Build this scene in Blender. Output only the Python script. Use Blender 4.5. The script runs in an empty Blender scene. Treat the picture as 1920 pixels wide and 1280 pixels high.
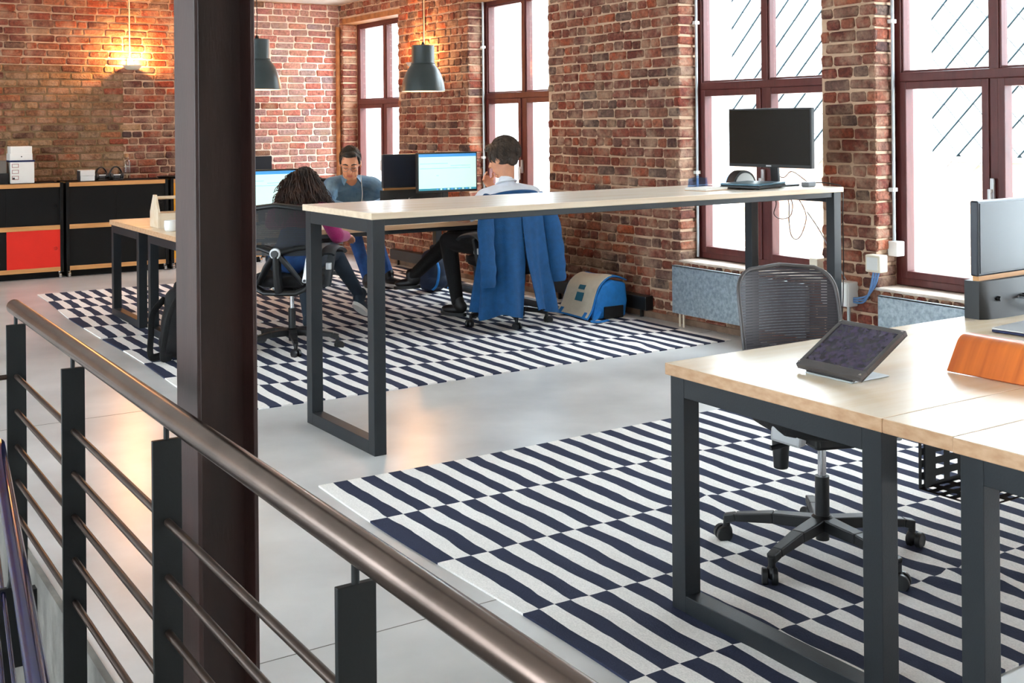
import bpy, bmesh, math, random
from mathutils import Vector, Matrix
from math import sin, cos, pi, radians

random.seed(11)
scene = bpy.context.scene
col = scene.collection

# ------------------------------------------------------------------ camera, sky, exposure
FPX, CAM_H, YAW, ROLL, PY = 2178.3, 1.4715, 0.574, 0.0087, 231.33
cam_data = bpy.data.cameras.new('camera')
cam_data.sensor_width = 36.0
cam_data.lens = FPX / 1920 * 36.0
cam_data.shift_y = (PY - 640) / 1920
cam_data.clip_start = 0.05
cam = bpy.data.objects.new('camera', cam_data)
col.objects.link(cam)
_F = Vector((sin(YAW), cos(YAW), 0)); _R = Vector((cos(YAW), -sin(YAW), 0)); _Z = Vector((0, 0, 1))
_r = (_R - _Z * ROLL).normalized(); _u = (_Z + _R * ROLL).normalized()
cam.matrix_world = Matrix(((_r.x, _u.x, -_F.x, 0), (_r.y, _u.y, -_F.y, 0), (_r.z, _u.z, -_F.z, CAM_H), (0, 0, 0, 1)))
scene.camera = cam

world = bpy.data.worlds.new('sky'); scene.world = world; world.use_nodes = True
bg = world.node_tree.nodes['Background']
bg.inputs[0].default_value = (0.79, 0.905, 1.0, 1)
bg.inputs[1].default_value = 15.0
scene.view_settings.view_transform = 'Standard'
scene.view_settings.look = 'None'
scene.view_settings.gamma = 1.0
scene.view_settings.use_curve_mapping = False
scene.view_settings.exposure = 0.5
scene.cycles.max_bounces = 10
scene.cycles.diffuse_bounces = 5
scene.cycles.transparent_max_bounces = 16
scene.cycles.sample_clamp_indirect = 8.0

# ------------------------------------------------------------------ helpers
def srgb(r, g, b):
    def c(v):
        v /= 255.0
        return v / 12.92 if v <= 0.04045 else ((v + 0.055) / 1.055) ** 2.4
    return (c(r), c(g), c(b), 1)

MATS = {}
def M(name, rgb, rough=0.5, metal=0.0, var=0.0, vscale=8.0, bump=0.0, bscale=60.0, spec=0.5, stretch=None, coat=0.0, rgb2=None, sheen=0.0):
    m = bpy.data.materials.new(name); m.use_nodes = True
    nt = m.node_tree; n = nt.nodes; L = nt.links
    b = n['Principled BSDF']
    b.inputs['Roughness'].default_value = rough
    b.inputs['Metallic'].default_value = metal
    b.inputs['Specular IOR Level'].default_value = spec
    b.inputs['Coat Weight'].default_value = coat
    b.inputs['Sheen Weight'].default_value = sheen
    c = srgb(*rgb)
    b.inputs['Base Color'].default_value = c
    tc = n.new('ShaderNodeTexCoord')
    mp = n.new('ShaderNodeMapping'); L.new(tc.outputs['Object'], mp.inputs['Vector'])
    if stretch: mp.inputs['Scale'].default_value = stretch
    if var > 0 or rgb2:
        nz = n.new('ShaderNodeTexNoise'); nz.inputs['Scale'].default_value = vscale; nz.inputs['Detail'].default_value = 5
        L.new(mp.outputs[0], nz.inputs['Vector'])
        rp = n.new('ShaderNodeValToRGB'); rp.color_ramp.elements[0].position = 0.32; rp.color_ramp.elements[1].position = 0.68
        c2 = srgb(*rgb2) if rgb2 else None
        if c2 is None:
            rp.color_ramp.elements[0].color = tuple(max(0, x * (1 - var)) for x in c[:3]) + (1,)
            rp.color_ramp.elements[1].color = tuple(min(1, x * (1 + var)) for x in c[:3]) + (1,)
        else:
            rp.color_ramp.elements[0].color = c; rp.color_ramp.elements[1].color = c2
        L.new(nz.outputs['Fac'], rp.inputs[0]); L.new(rp.outputs[0], b.inputs['Base Color'])
    if bump > 0:
        nb = n.new('ShaderNodeTexNoise'); nb.inputs['Scale'].default_value = bscale; nb.inputs['Detail'].default_value = 4
        L.new(mp.outputs[0], nb.inputs['Vector'])
        bp = n.new('ShaderNodeBump'); bp.inputs['Strength'].default_value = bump; bp.inputs['Distance'].default_value = 0.01
        L.new(nb.outputs['Fac'], bp.inputs['Height']); L.new(bp.outputs[0], b.inputs['Normal'])
    MATS[name] = m
    return m

def emis(name, rgb, s):
    m = bpy.data.materials.new(name); m.use_nodes = True
    b = m.node_tree.nodes['Principled BSDF']
    b.inputs['Base Color'].default_value = srgb(*rgb)
    b.inputs['Emission Color'].default_value = srgb(*rgb)
    b.inputs['Emission Strength'].default_value = s
    MATS[name] = m
    return m

class MB:
    def __init__(s):
        s.v = []; s.f = []; s.m = []
    def add(s, vs, fs, mi=0):
        o = len(s.v); s.v += [tuple(p) for p in vs]
        s.f += [tuple(i + o for i in f) for f in fs]; s.m += [mi] * len(fs)
        return s
    def bx(s, x0, x1, y0, y1, z0, z1, mi=0):
        return s.add([(x0, y0, z0), (x1, y0, z0), (x1, y1, z0), (x0, y1, z0), (x0, y0, z1), (x1, y0, z1), (x1, y1, z1), (x0, y1, z1)],
                     [(0, 3, 2, 1), (4, 5, 6, 7), (0, 1, 5, 4), (1, 2, 6, 5), (2, 3, 7, 6), (3, 0, 4, 7)], mi)
    def obx(s, c, size, rot=None, mi=0):
        a, b, d = (q / 2 for q in size); c = Vector(c)
        vs = [Vector(p) for p in ((-a, -b, -d), (a, -b, -d), (a, b, -d), (-a, b, -d), (-a, -b, d), (a, -b, d), (a, b, d), (-a, b, d))]
        if rot is not None: vs = [rot @ p for p in vs]
        return s.add([p + c for p in vs], [(0, 3, 2, 1), (4, 5, 6, 7), (0, 1, 5, 4), (1, 2, 6, 5), (2, 3, 7, 6), (3, 0, 4, 7)], mi)
    def tube(s, pts, r, n=8, caps=True, mi=0, flat=1.0, up=None):
        P = [Vector(p) for p in pts]; k = len(P)
        rs = r if isinstance(r, (list, tuple)) else [r] * k
        T = []
        for i in range(k):
            t = (P[min(i + 1, k - 1)] - P[max(i - 1, 0)])
            T.append(t.normalized() if t.length > 1e-9 else Vector((0, 0, 1)))
        a = Vector(up) if up is not None else (Vector((0, 0, 1)) if abs(T[0].z) < 0.9 else Vector((1, 0, 0)))
        N = (a - T[0] * a.dot(T[0])).normalized()
        vs = []
        for i in range(k):
            N = (N - T[i] * N.dot(T[i]))
            N = N.normalized() if N.length > 1e-6 else T[i].orthogonal().normalized()
            B = T[i].cross(N)
            for j in range(n):
                w = 2 * pi * j / n
                vs.append(P[i] + (N * cos(w) * flat + B * sin(w)) * rs[i])
        fs = [(i * n + j, i * n + (j + 1) % n, (i + 1) * n + (j + 1) % n, (i + 1) * n + j) for i in range(k - 1) for j in range(n)]
        if caps: fs += [tuple(range(n - 1, -1, -1)), tuple((k - 1) * n + j for j in range(n))]
        return s.add(vs, fs, mi)
    def cyl(s, p0, p1, r0, r1=None, n=16, mi=0):
        return s.tube([p0, p1], [r0, r0 if r1 is None else r1], n, True, mi)
    def lathe(s, prof, c=(0, 0, 0), n=28, mi=0):
        vs = [(c[0] + r * cos(2 * pi * j / n), c[1] + r * sin(2 * pi * j / n), c[2] + z) for r, z in prof for j in range(n)]
        fs = [(i * n + j, i * n + (j + 1) % n, (i + 1) * n + (j + 1) % n, (i + 1) * n + j) for i in range(len(prof) - 1) for j in range(n)]
        return s.add(vs, fs, mi)
    def ell(s, c, r, n=16, m=10, rot=None, mi=0):
        c = Vector(c); vs = []
        for i in range(m + 1):
            a = pi * i / m
            for j in range(n):
                w = 2 * pi * j / n
                p = Vector((r[0] * sin(a) * cos(w), r[1] * sin(a) * sin(w), r[2] * cos(a)))
                vs.append((rot @ p if rot is not None else p) + c)
        fs = [(i * n + j, (i + 1) * n + j, (i + 1) * n + (j + 1) % n, i * n + (j + 1) % n) for i in range(m) for j in range(n)]
        return s.add(vs, fs, mi)
    def beam(s, p0, p1, w0, h0, w1=None, h1=None, mi=0):
        p0 = Vector(p0); p1 = Vector(p1); w1 = w0 if w1 is None else w1; h1 = h0 if h1 is None else h1
        t = (p1 - p0).normalized(); up = Vector((0, 0, 1)) if abs(t.z) < 0.95 else Vector((0, 1, 0))
        sd = t.cross(up).normalized(); up = sd.cross(t)
        vs = []
        for p, w, h in ((p0, w0, h0), (p1, w1, h1)):
            vs += [p - sd * w / 2 - up * h / 2, p + sd * w / 2 - up * h / 2, p + sd * w / 2 + up * h / 2, p - sd * w / 2 + up * h / 2]
        return s.add(vs, [(0, 1, 2, 3), (7, 6, 5, 4), (0, 4, 5, 1), (1, 5, 6, 2), (2, 6, 7, 3), (3, 7, 4, 0)], mi)
    def prism(s, poly, fn, a, b, mi=0):
        k = len(poly)
        vs = [fn(p[0], p[1], a) for p in poly] + [fn(p[0], p[1], b) for p in poly]
        fs = [tuple(range(k)), tuple(range(2 * k - 1, k - 1, -1))] + [(i, i + k, (i + 1) % k + k, (i + 1) % k) for i in range(k)]
        return s.add(vs, fs, mi)
    def grid(s, fn, nu, nv, mi=0):
        vs = [fn(i / nu, j / nv) for j in range(nv + 1) for i in range(nu + 1)]
        fs = [(j * (nu + 1) + i, j * (nu + 1) + i + 1, (j + 1) * (nu + 1) + i + 1, (j + 1) * (nu + 1) + i) for j in range(nv) for i in range(nu)]
        return s.add(vs, fs, mi)
    def shell(s, fn, nu, nv, th, mi=0):
        # a sheet with thickness: fn(u,v)->Vector, offset along the local normal
        def nrm(u, v):
            e = 1e-3
            a = Vector(fn(min(u + e, 1), v)) - Vector(fn(max(u - e, 0), v)); b = Vector(fn(u, min(v + e, 1))) - Vector(fn(u, max(v - e, 0)))
            q = a.cross(b); return q.normalized() if q.length > 1e-12 else Vector((0, 0, 1))
        A = []; B = []
        for j in range(nv + 1):
            for i in range(nu + 1):
                u, v = i / nu, j / nv; p = Vector(fn(u, v)); q = nrm(u, v) * th / 2
                A.append(p + q); B.append(p - q)
        w = nu + 1; o = len(A)
        fs = [(j * w + i, j * w + i + 1, (j + 1) * w + i + 1, (j + 1) * w + i) for j in range(nv) for i in range(nu)]
        fs += [tuple(x + o for x in reversed(f)) for f in fs]
        ring = [i for i in range(w)] + [j * w + nu for j in range(1, nv + 1)] + [nv * w + i for i in range(nu - 1, -1, -1)] + [j * w for j in range(nv - 1, 0, -1)]
        k = len(ring)
        fs += [(ring[i], ring[i] + o, ring[(i + 1) % k] + o, ring[(i + 1) % k]) for i in range(k)]
        return s.add(A + B, fs, mi)
    def mesh(s, name, mats, smooth=None):
        me = bpy.data.meshes.new(name)
        me.from_pydata(s.v, [], s.f)
        for m in (mats if isinstance(mats, (list, tuple)) else [mats]): me.materials.append(m)
        if any(s.m): me.polygons.foreach_set('material_index', s.m)
        if smooth is not None:
            me.polygons.foreach_set('use_smooth', [True] * len(me.polygons))
            me.set_sharp_from_angle(angle=radians(smooth))
        me.update()
        return me
    def build(s, name, mats, parent=None, smooth=None, bevel=0.0, seg=2, sub=0):
        o = bpy.data.objects.new(name, s.mesh(name, mats, smooth)); col.objects.link(o)
        if parent is not None: o.parent = parent
        if bevel > 0:
            b = o.modifiers.new('bevel', 'BEVEL'); b.width = bevel; b.segments = seg; b.limit_method = 'ANGLE'; b.angle_limit = radians(40)
        if sub:
            q = o.modifiers.new('sub', 'SUBSURF'); q.levels = sub; q.render_levels = sub
        return o

def tag(o, label=None, cat=None, group=None, kind=None):
    if label: o['label'] = label
    if cat: o['category'] = cat
    if group: o['group'] = group
    if kind: o['kind'] = kind
    return o
def empty(name, loc=(0, 0, 0), rz=0.0):
    o = bpy.data.objects.new(name, None); col.objects.link(o)
    o.location = loc; o.rotation_euler = (0, 0, rz); o.empty_display_size = 0.1
    return o
def copy_tree(o, parent=None):
    c = o.copy(); col.objects.link(c); c.parent = parent
    for ch in list(o.children): copy_tree(ch, c)
    return c
def box(x0, x1, y0, y1, z0, z1): return MB().bx(x0, x1, y0, y1, z0, z1)
def RZ(a): return Matrix.Rotation(a, 3, 'Z')
def RX(a): return Matrix.Rotation(a, 3, 'X')
def RY(a): return Matrix.Rotation(a, 3, 'Y')
def arc(c, r, a0, a1, n, ax=0):
    return [(c[0] + r * cos(a0 + (a1 - a0) * i / n), c[1] + r * sin(a0 + (a1 - a0) * i / n)) for i in range(n + 1)]
def bez(p, n=12):
    P = [Vector(q) for q in p]; out = []
    k = len(P)
    for i in range(k - 1):
        a, b = P[i], P[i + 1]; t0 = (P[i + 1] - P[max(i - 1, 0)]) / 2; t1 = (P[min(i + 2, k - 1)] - P[i]) / 2
        for j in range(n):
            t = j / n; t2 = t * t; t3 = t2 * t
            out.append(a * (2 * t3 - 3 * t2 + 1) + t0 * (t3 - 2 * t2 + t) + b * (-2 * t3 + 3 * t2) + t1 * (t3 - t2))
    out.append(P[-1]); return out
# ------------------------------------------------------------------ materials
M('concrete', (202, 201, 200), 0.28, var=0.2, vscale=1.6, bump=0.05, bscale=14, spec=0.5)
M('concrete_side', (120, 116, 110), 0.8, var=0.25, vscale=7, bump=0.4, bscale=30)
M('ceiling_white', (205, 203, 198), 0.9, var=0.06, vscale=3)
M('dark_floor', (70, 48, 34), 0.6, var=0.3, vscale=5, stretch=(1, 8, 1))
M('mortar', (190, 160, 134), 0.95, var=0.14, vscale=9, bump=0.6, bscale=70)
M('mortar_brown', (120, 98, 70), 0.95, var=0.2, vscale=9, bump=0.6, bscale=70)
M('plaster_white', (232, 228, 220), 0.9, var=0.08, vscale=12, bump=0.3, bscale=30)
M('sill_paint', (212, 200, 188), 0.9, rgb2=(170, 150, 134), vscale=9, bump=0.4, bscale=25)
M('steel_black', (18, 21, 22), 0.5, var=0.10, vscale=14, bump=0.04, bscale=180, spec=0.4)
M('desk_steel', (22, 28, 33), 0.45, var=0.06, vscale=20, bump=0.06, bscale=220, spec=0.45)
M('column_steel', (52, 31, 27), 0.45, var=0.35, vscale=5, bump=0.05, bscale=60, spec=0.5, stretch=(3, 3, 0.5))
M('rail_steel', (112, 96, 88), 0.25, metal=0.85, var=0.25, vscale=6, bump=0.02, bscale=90)
M('bar_steel', (74, 60, 52), 0.35, metal=0.7, var=0.25, vscale=12)
M('blue_steel', (8, 18, 62), 0.15, metal=0.0, var=0.2, vscale=8)
M('birch', (240, 224, 200), 0.27, rgb2=(232, 208, 176), vscale=2.2, stretch=(1.0, 9.0, 9.0), coat=0.15)
M('birch_pale', (241, 233, 219), 0.25, rgb2=(232, 220, 200), vscale=2.0, stretch=(1.0, 9.0, 9.0), coat=0.15)
M('pine_edge', (214, 160, 100), 0.5, rgb2=(192, 134, 78), vscale=3.0, stretch=(1.0, 9.0, 20.0))
M('walnut_orange', (236, 128, 50), 0.4, rgb2=(200, 96, 34), vscale=2.0, stretch=(1.0, 16.0, 1.0), coat=0.2)
M('cabinet_black', (6, 8, 10), 0.55, var=0.08, vscale=5, spec=0.25)
M('cabinet_red', (226, 36, 18), 0.5, var=0.04, vscale=5)
M('cabinet_yellow', (236, 170, 30), 0.5, var=0.05)
M('chrome', (205, 208, 212), 0.2, metal=1.0, var=0.05)
M('silver', (196, 198, 200), 0.35, metal=0.5, var=0.04)
M('plastic_black', (20, 22, 24), 0.42, var=0.08, vscale=20)
M('plastic_dark', (36, 40, 44), 0.5, var=0.08, vscale=20)
M('plastic_grey', (120, 124, 128), 0.5, var=0.05)
M('frame_grey', (92, 88, 88), 0.4, metal=0.3, var=0.08)
M('plastic_white', (228, 228, 224), 0.45, var=0.03)
M('plastic_cream', (226, 216, 196), 0.5, var=0.04)
M('screen_back', (30, 36, 48), 0.3, var=0.08, vscale=3)
M('screen_dark', (14, 17, 18), 0.16, var=0.1, vscale=4)
M('galvanised', (132, 146, 154), 0.42, metal=0.55, rgb2=(176, 188, 194), vscale=46, bump=0.05, bscale=50)
M('window_red', (86, 36, 33), 0.42, var=0.16, vscale=6, bump=0.08, bscale=50, stretch=(6, 6, 1))
M('zinc', (176, 182, 184), 0.4, metal=0.4, var=0.1)
M('pipe_rust', (150, 96, 52), 0.7, var=0.3, vscale=12)
M('lamp_green', (52, 64, 66), 0.38, var=0.05, vscale=20)
M('lamp_inside', (236, 226, 206), 0.5, var=0.02)
M('birch_edge', (208, 170, 134), 0.45, rgb2=(188, 146, 108), vscale=3.0, stretch=(1.0, 9.0, 20.0))
M('birch_edge_pale', (226, 206, 180), 0.45, rgb2=(212, 188, 158), vscale=3.0, stretch=(1.0, 9.0, 20.0))
M('fabric_blue', (2, 68, 116), 0.85, var=0.14, vscale=26, bump=0.35, bscale=240, sheen=0.0)
M('bag_blue', (26, 120, 196), 0.75, var=0.12, vscale=18, bump=0.3, bscale=120)
M('bag_cream', (212, 202, 182), 0.7, var=0.08, vscale=10, bump=0.3, bscale=120)
M('bag_teal', (38, 110, 136), 0.7, var=0.06)
M('fabric_black', (11, 11, 14), 0.85, var=0.15, vscale=18, bump=0.3, bscale=150)
M('fabric_navy', (22, 34, 58), 0.8, var=0.15, vscale=18, bump=0.3, bscale=150)
M('legging', (30, 44, 58), 0.75, var=0.12, vscale=18, bump=0.15, bscale=160)
M('denim', (72, 108, 140), 0.85, rgb2=(110, 144, 170), vscale=11, bump=0.4, bscale=220)
M('jeans', (46, 92, 160), 0.85, rgb2=(34, 66, 120), vscale=14, bump=0.3, bscale=220)
M('shirt_white', (226, 230, 238), 0.8, var=0.05, vscale=14, bump=0.2, bscale=60)
M('sweater_magenta', (150, 22, 92), 0.9, var=0.16, vscale=24, bump=0.4, bscale=130, sheen=0.2)
M('skin', (214, 150, 116), 0.5, var=0.07, vscale=16, bump=0.05, bscale=120)
M('skin_lips', (182, 104, 88), 0.45, var=0.05)
M('stubble', (200, 140, 110), 0.6, var=0.15, vscale=120)
M('hair_black', (22, 16, 14), 0.6, var=0.3, vscale=60, stretch=(1, 1, 0.15), bump=0.5, bscale=120)
M('hair_brown', (92, 76, 64), 0.42, rgb2=(40, 32, 28), vscale=40, stretch=(1, 1, 0.12), bump=0.6, bscale=110)
M('hair_curly', (72, 44, 30), 0.6, rgb2=(26, 15, 12), vscale=20)
M('sole_white', (224, 222, 216), 0.6)
M('shoe_black', (16, 16, 18), 0.5, var=0.1)
M('paper_white', (240, 238, 232), 0.7, var=0.02)
M('ceramic', (240, 240, 238), 0.25)
M('cork', (176, 128, 84), 0.9, var=0.2, vscale=40)
M('box_grey', (120, 112, 104), 0.7, var=0.1)
M('ink_blue', (22, 34, 84), 0.5)
M('ink_red', (150, 56, 50), 0.6)
M('ink_dark', (40, 40, 44), 0.6)
M('cable_black', (22, 22, 24), 0.5)
M('cable_blue', (96, 134, 180), 0.45)
M('cable_grey', (150, 152, 154), 0.5)
M('cable_red', (62, 30, 28), 0.5)
M('pipe_cream', (214, 198, 176), 0.5, var=0.05)
M('plinth_stone', (120, 96, 78), 0.85, var=0.25, vscale=10, bump=0.4, bscale=40)
M('facade_white', (240, 240, 238), 0.85, var=0.03, vscale=4)
M('facade_grey', (176, 190, 198), 0.7, var=0.06, vscale=3)
M('slate_white', (242, 243, 242), 0.6, var=0.03, vscale=5)
M('slate_gap', (66, 86, 96), 0.8)
M('outer_paint', (244, 244, 242), 0.8, var=0.03, vscale=6, bump=0.2, bscale=20)
emis('screen_lit', (200, 236, 232), 0.50)
emis('screen_bar', (70, 150, 215), 0.5)
emis('screen_task', (60, 150, 170), 0.4)
emis('bulb', (255, 190, 100), 3.0)

def brick_mat(name, island, palette):
    m = bpy.data.materials.new(name); m.use_nodes = True
    nt = m.node_tree; n = nt.nodes; L = nt.links; b = n['Principled BSDF']
    b.inputs['Roughness'].default_value = 0.85; b.inputs['Specular IOR Level'].default_value = 0.3
    if island:
        g = n.new('ShaderNodeNewGeometry'); rnd = g.outputs['Random Per Island']
    else:
        g = n.new('ShaderNodeObjectInfo'); rnd = g.outputs['Random']
    rp = n.new('ShaderNodeValToRGB'); cr = rp.color_ramp; cr.interpolation = 'LINEAR'
    while len(cr.elements) < len(palette): cr.elements.new(0.5)
    for i, c in enumerate(palette):
        cr.elements[i].position = i / (len(palette) - 1); cr.elements[i].color = srgb(*c)
    L.new(rnd, rp.inputs[0])
    gp = n.new('ShaderNodeNewGeometry')
    nz = n.new('ShaderNodeTexNoise'); nz.inputs['Scale'].default_value = 34; nz.inputs['Detail'].default_value = 6; nz.inputs['Roughness'].default_value = 0.65
    L.new(gp.outputs['Position'], nz.inputs['Vector'])
    r2 = n.new('ShaderNodeValToRGB'); r2.color_ramp.elements[0].position = 0.30; r2.color_ramp.elements[1].position = 0.66
    r2.color_ramp.elements[0].color = (0.26, 0.25, 0.25, 1); r2.color_ramp.elements[1].color = (1.18, 1.15, 1.12, 1)
    L.new(nz.outputs['Fac'], r2.inputs[0])
    mx = n.new('ShaderNodeMix'); mx.data_type = 'RGBA'; mx.blend_type = 'MULTIPLY'; mx.inputs[0].default_value = 0.85
    L.new(rp.outputs[0], mx.inputs[6]); L.new(r2.outputs[0], mx.inputs[7])
    # lime smears that cover some bricks
    n3 = n.new('ShaderNodeTexNoise'); n3.inputs['Scale'].default_value = 5.5; n3.inputs['Detail'].default_value = 8; n3.inputs['Roughness'].default_value = 0.7
    L.new(gp.outputs['Position'], n3.inputs['Vector'])
    r3 = n.new('ShaderNodeValToRGB'); r3.color_ramp.elements[0].position = 0.46; r3.color_ramp.elements[1].position = 0.68
    r3.color_ramp.elements[0].color = (0, 0, 0, 1); r3.color_ramp.elements[1].color = (0.72, 0.72, 0.72, 1)
    L.new(n3.outputs['Fac'], r3.inputs[0])
    m2 = n.new('ShaderNodeMix'); m2.data_type = 'RGBA'
    L.new(r3.outputs[0], m2.inputs[0]); L.new(mx.outputs[2], m2.inputs[6]); m2.inputs[7].default_value = srgb(176, 146, 122)
    L.new(m2.outputs[2], b.inputs['Base Color'])
    bp = n.new('ShaderNodeBump'); bp.inputs['Strength'].default_value = 0.7; bp.inputs['Distance'].default_value = 0.012
    nb = n.new('ShaderNodeTexNoise'); nb.inputs['Scale'].default_value = 60; nb.inputs['Detail'].default_value = 5
    L.new(gp.outputs['Position'], nb.inputs['Vector']); L.new(nb.outputs['Fac'], bp.inputs['Height']); L.new(bp.outputs[0], b.inputs['Normal'])
    MATS[name] = m
    return m
PAL_RED = [(100, 62, 52), (146, 66, 48), (170, 88, 60), (128, 72, 60), (182, 108, 78), (116, 94, 82), (154, 80, 62), (84, 66, 62), (188, 90, 54), (154, 122, 96), (138, 64, 52)]
PAL_RED = [tuple(int(v * k) for v, k in zip(c, (0.86, 0.86, 0.88))) for c in PAL_RED]
PAL_PALE = [(196, 128, 116), (176, 152, 150), (208, 146, 130), (188, 108, 96), (160, 140, 144), (200, 134, 120)]  # paler brick tones for the right end of the far wall
PAL_BROWN = [(126, 88, 62), (150, 112, 78), (98, 66, 52), (164, 128, 92), (120, 70, 50), (142, 118, 92), (160, 92, 58)]
brick_mat('brick_red', False, PAL_RED); brick_mat('brick_red_joined', True, PAL_RED)
brick_mat('brick_brown', False, PAL_BROWN); brick_mat('brick_brown_joined', True, PAL_BROWN)

brick_mat('brick_wash', False, PAL_PALE); brick_mat('brick_wash_joined', True, PAL_PALE)
M('mortar_pale', (238, 228, 216), 0.95, var=0.08, vscale=9, bump=0.6, bscale=70)

def glass_mat(name, tint=(1, 1, 1), refl=1.0):
    m = bpy.data.materials.new(name); m.use_nodes = True
    nt = m.node_tree; n = nt.nodes; L = nt.links; n.clear()
    out = n.new('ShaderNodeOutputMaterial'); t = n.new('ShaderNodeBsdfTransparent'); g = n.new('ShaderNodeBsdfGlossy')
    t.inputs[0].default_value = (*tint, 1); g.inputs['Roughness'].default_value = 0.02
    fr = n.new('ShaderNodeFresnel'); fr.inputs[0].default_value = 1.45
    mu = n.new('ShaderNodeMath'); mu.operation = 'MULTIPLY'; mu.inputs[1].default_value = refl
    mx = n.new('ShaderNodeMixShader')
    ge = n.new('ShaderNodeNewGeometry'); fb = n.new('ShaderNodeMath'); fb.operation = 'SUBTRACT'; fb.inputs[0].default_value = 1.0
    m2 = n.new('ShaderNodeMath'); m2.operation = 'MULTIPLY'
    L.new(ge.outputs['Backfacing'], fb.inputs[1]); L.new(mu.outputs[0], m2.inputs[0]); L.new(fb.outputs[0], m2.inputs[1])
    L.new(fr.outputs[0], mu.inputs[0]); L.new(m2.outputs[0], mx.inputs[0]); L.new(t.outputs[0], mx.inputs[1]); L.new(g.outputs[0], mx.inputs[2]); L.new(mx.outputs[0], out.inputs[0])
    MATS[name] = m
    return m
glass_mat('pane_glass', (0.97, 0.985, 0.98)); glass_mat('clear_glass', (0.93, 0.95, 0.95), 1.5); glass_mat('blue_clear', (0.70, 0.80, 0.96), 1.3)

def rug_mat(name, phase):
    m = bpy.data.materials.new(name); m.use_nodes = True
    nt = m.node_tree; n = nt.nodes; L = nt.links; b = n['Principled BSDF']
    b.inputs['Roughness'].default_value = 0.95; b.inputs['Specular IOR Level'].default_value = 0.15
    tc = n.new('ShaderNodeTexCoord')
    nz = n.new('ShaderNodeTexNoise'); nz.inputs['Scale'].default_value = 4; nz.inputs['Detail'].default_value = 2.5
    L.new(tc.outputs['Object'], nz.inputs['Vector'])
    sb = n.new('ShaderNodeVectorMath'); sb.operation = 'SUBTRACT'; sb.inputs[1].default_value = (0.5, 0.5, 0.5); L.new(nz.outputs['Color'], sb.inputs[0])
    sc = n.new('ShaderNodeVectorMath'); sc.operation = 'SCALE'; sc.inputs['Scale'].default_value = 0.034; L.new(sb.outputs[0], sc.inputs[0])
    ad = n.new('ShaderNodeVectorMath'); ad.operation = 'ADD'; L.new(tc.outputs['Object'], ad.inputs[0]); L.new(sc.outputs[0], ad.inputs[1])
    sx = n.new('ShaderNodeSeparateXYZ'); L.new(ad.outputs[0], sx.inputs[0])
    def math(op, a, v=None):
        q = n.new('ShaderNodeMath'); q.operation = op
        L.new(a, q.inputs[0])
        if v is not None:
            if isinstance(v, float): q.inputs[1].default_value = v
            else: L.new(v, q.inputs[1])
        return q.outputs[0]
    fx = math('MINIMUM', math('MAXIMUM', math('FLOOR', math('DIVIDE', sx.outputs[0], 0.0625)), 0.0), 55.0); fy = math('MINIMUM', math('MAXIMUM', math('FLOOR', math('DIVIDE', math('MULTIPLY', sx.outputs[1], -1.0), 0.5)), 0.0), 4.0)
    s_ = math('ADD', math('ADD', fx, fy), float(100 + phase)); md = math('MODULO', s_, 2.0); gt = math('GREATER_THAN', md, 0.5)
    mx = n.new('ShaderNodeMix'); mx.data_type = 'RGBA'; L.new(gt, mx.inputs[0])
    mx.inputs[6].default_value = srgb(246, 242, 238); mx.inputs[7].default_value = srgb(52, 57, 78)
    n2 = n.new('ShaderNodeTexNoise'); n2.inputs['Scale'].default_value = 180; n2.inputs['Detail'].default_value = 2; L.new(tc.outputs['Object'], n2.inputs['Vector'])
    r2 = n.new('ShaderNodeValToRGB'); r2.color_ramp.elements[0].position = 0.3; r2.color_ramp.elements[1].position = 0.75
    r2.color_ramp.elements[0].color = (0.86, 0.86, 0.86, 1); r2.color_ramp.elements[1].color = (1.12, 1.12, 1.12, 1); L.new(n2.outputs['Fac'], r2.inputs[0])
    mm = n.new('ShaderNodeMix'); mm.data_type = 'RGBA'; mm.blend_type = 'MULTIPLY'; mm.inputs[0].default_value = 0.8
    L.new(mx.outputs[2], mm.inputs[6]); L.new(r2.outputs[0], mm.inputs[7]); L.new(mm.outputs[2], b.inputs['Base Color'])
    bp = n.new('ShaderNodeBump'); bp.inputs['Strength'].default_value = 0.5; bp.inputs['Distance'].default_value = 0.004
    L.new(n2.outputs['Fac'], bp.inputs['Height']); L.new(bp.outputs[0], b.inputs['Normal'])
    MATS[name] = m
    return m
rug_mat('rug_weave', 0); rug_mat('rug_weave_shifted', 1)

def mesh_fabric(name, rgb, scale, fill, axis='Z'):
    m = bpy.data.materials.new(name); m.use_nodes = True
    nt = m.node_tree; n = nt.nodes; L = nt.links; b = n['Principled BSDF']
    b.inputs['Base Color'].default_value = srgb(*rgb); b.inputs['Roughness'].default_value = 0.45
    tc = n.new('ShaderNodeTexCoord'); w = n.new('ShaderNodeTexWave'); w.bands_direction = axis; w.inputs['Scale'].default_value = scale
    L.new(tc.outputs['Object'], w.inputs['Vector'])
    gt = n.new('ShaderNodeMath'); gt.operation = 'LESS_THAN'; gt.inputs[1].default_value = fill; L.new(w.outputs['Fac'], gt.inputs[0])
    L.new(gt.outputs[0], b.inputs['Alpha'])
    MATS[name] = m
    return m
mesh_fabric('chair_mesh_grey', (62, 58, 64), 32.0, 0.965)
mesh_fabric('chair_mesh_black', (18, 20, 22), 40.0, 0.985)

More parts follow.
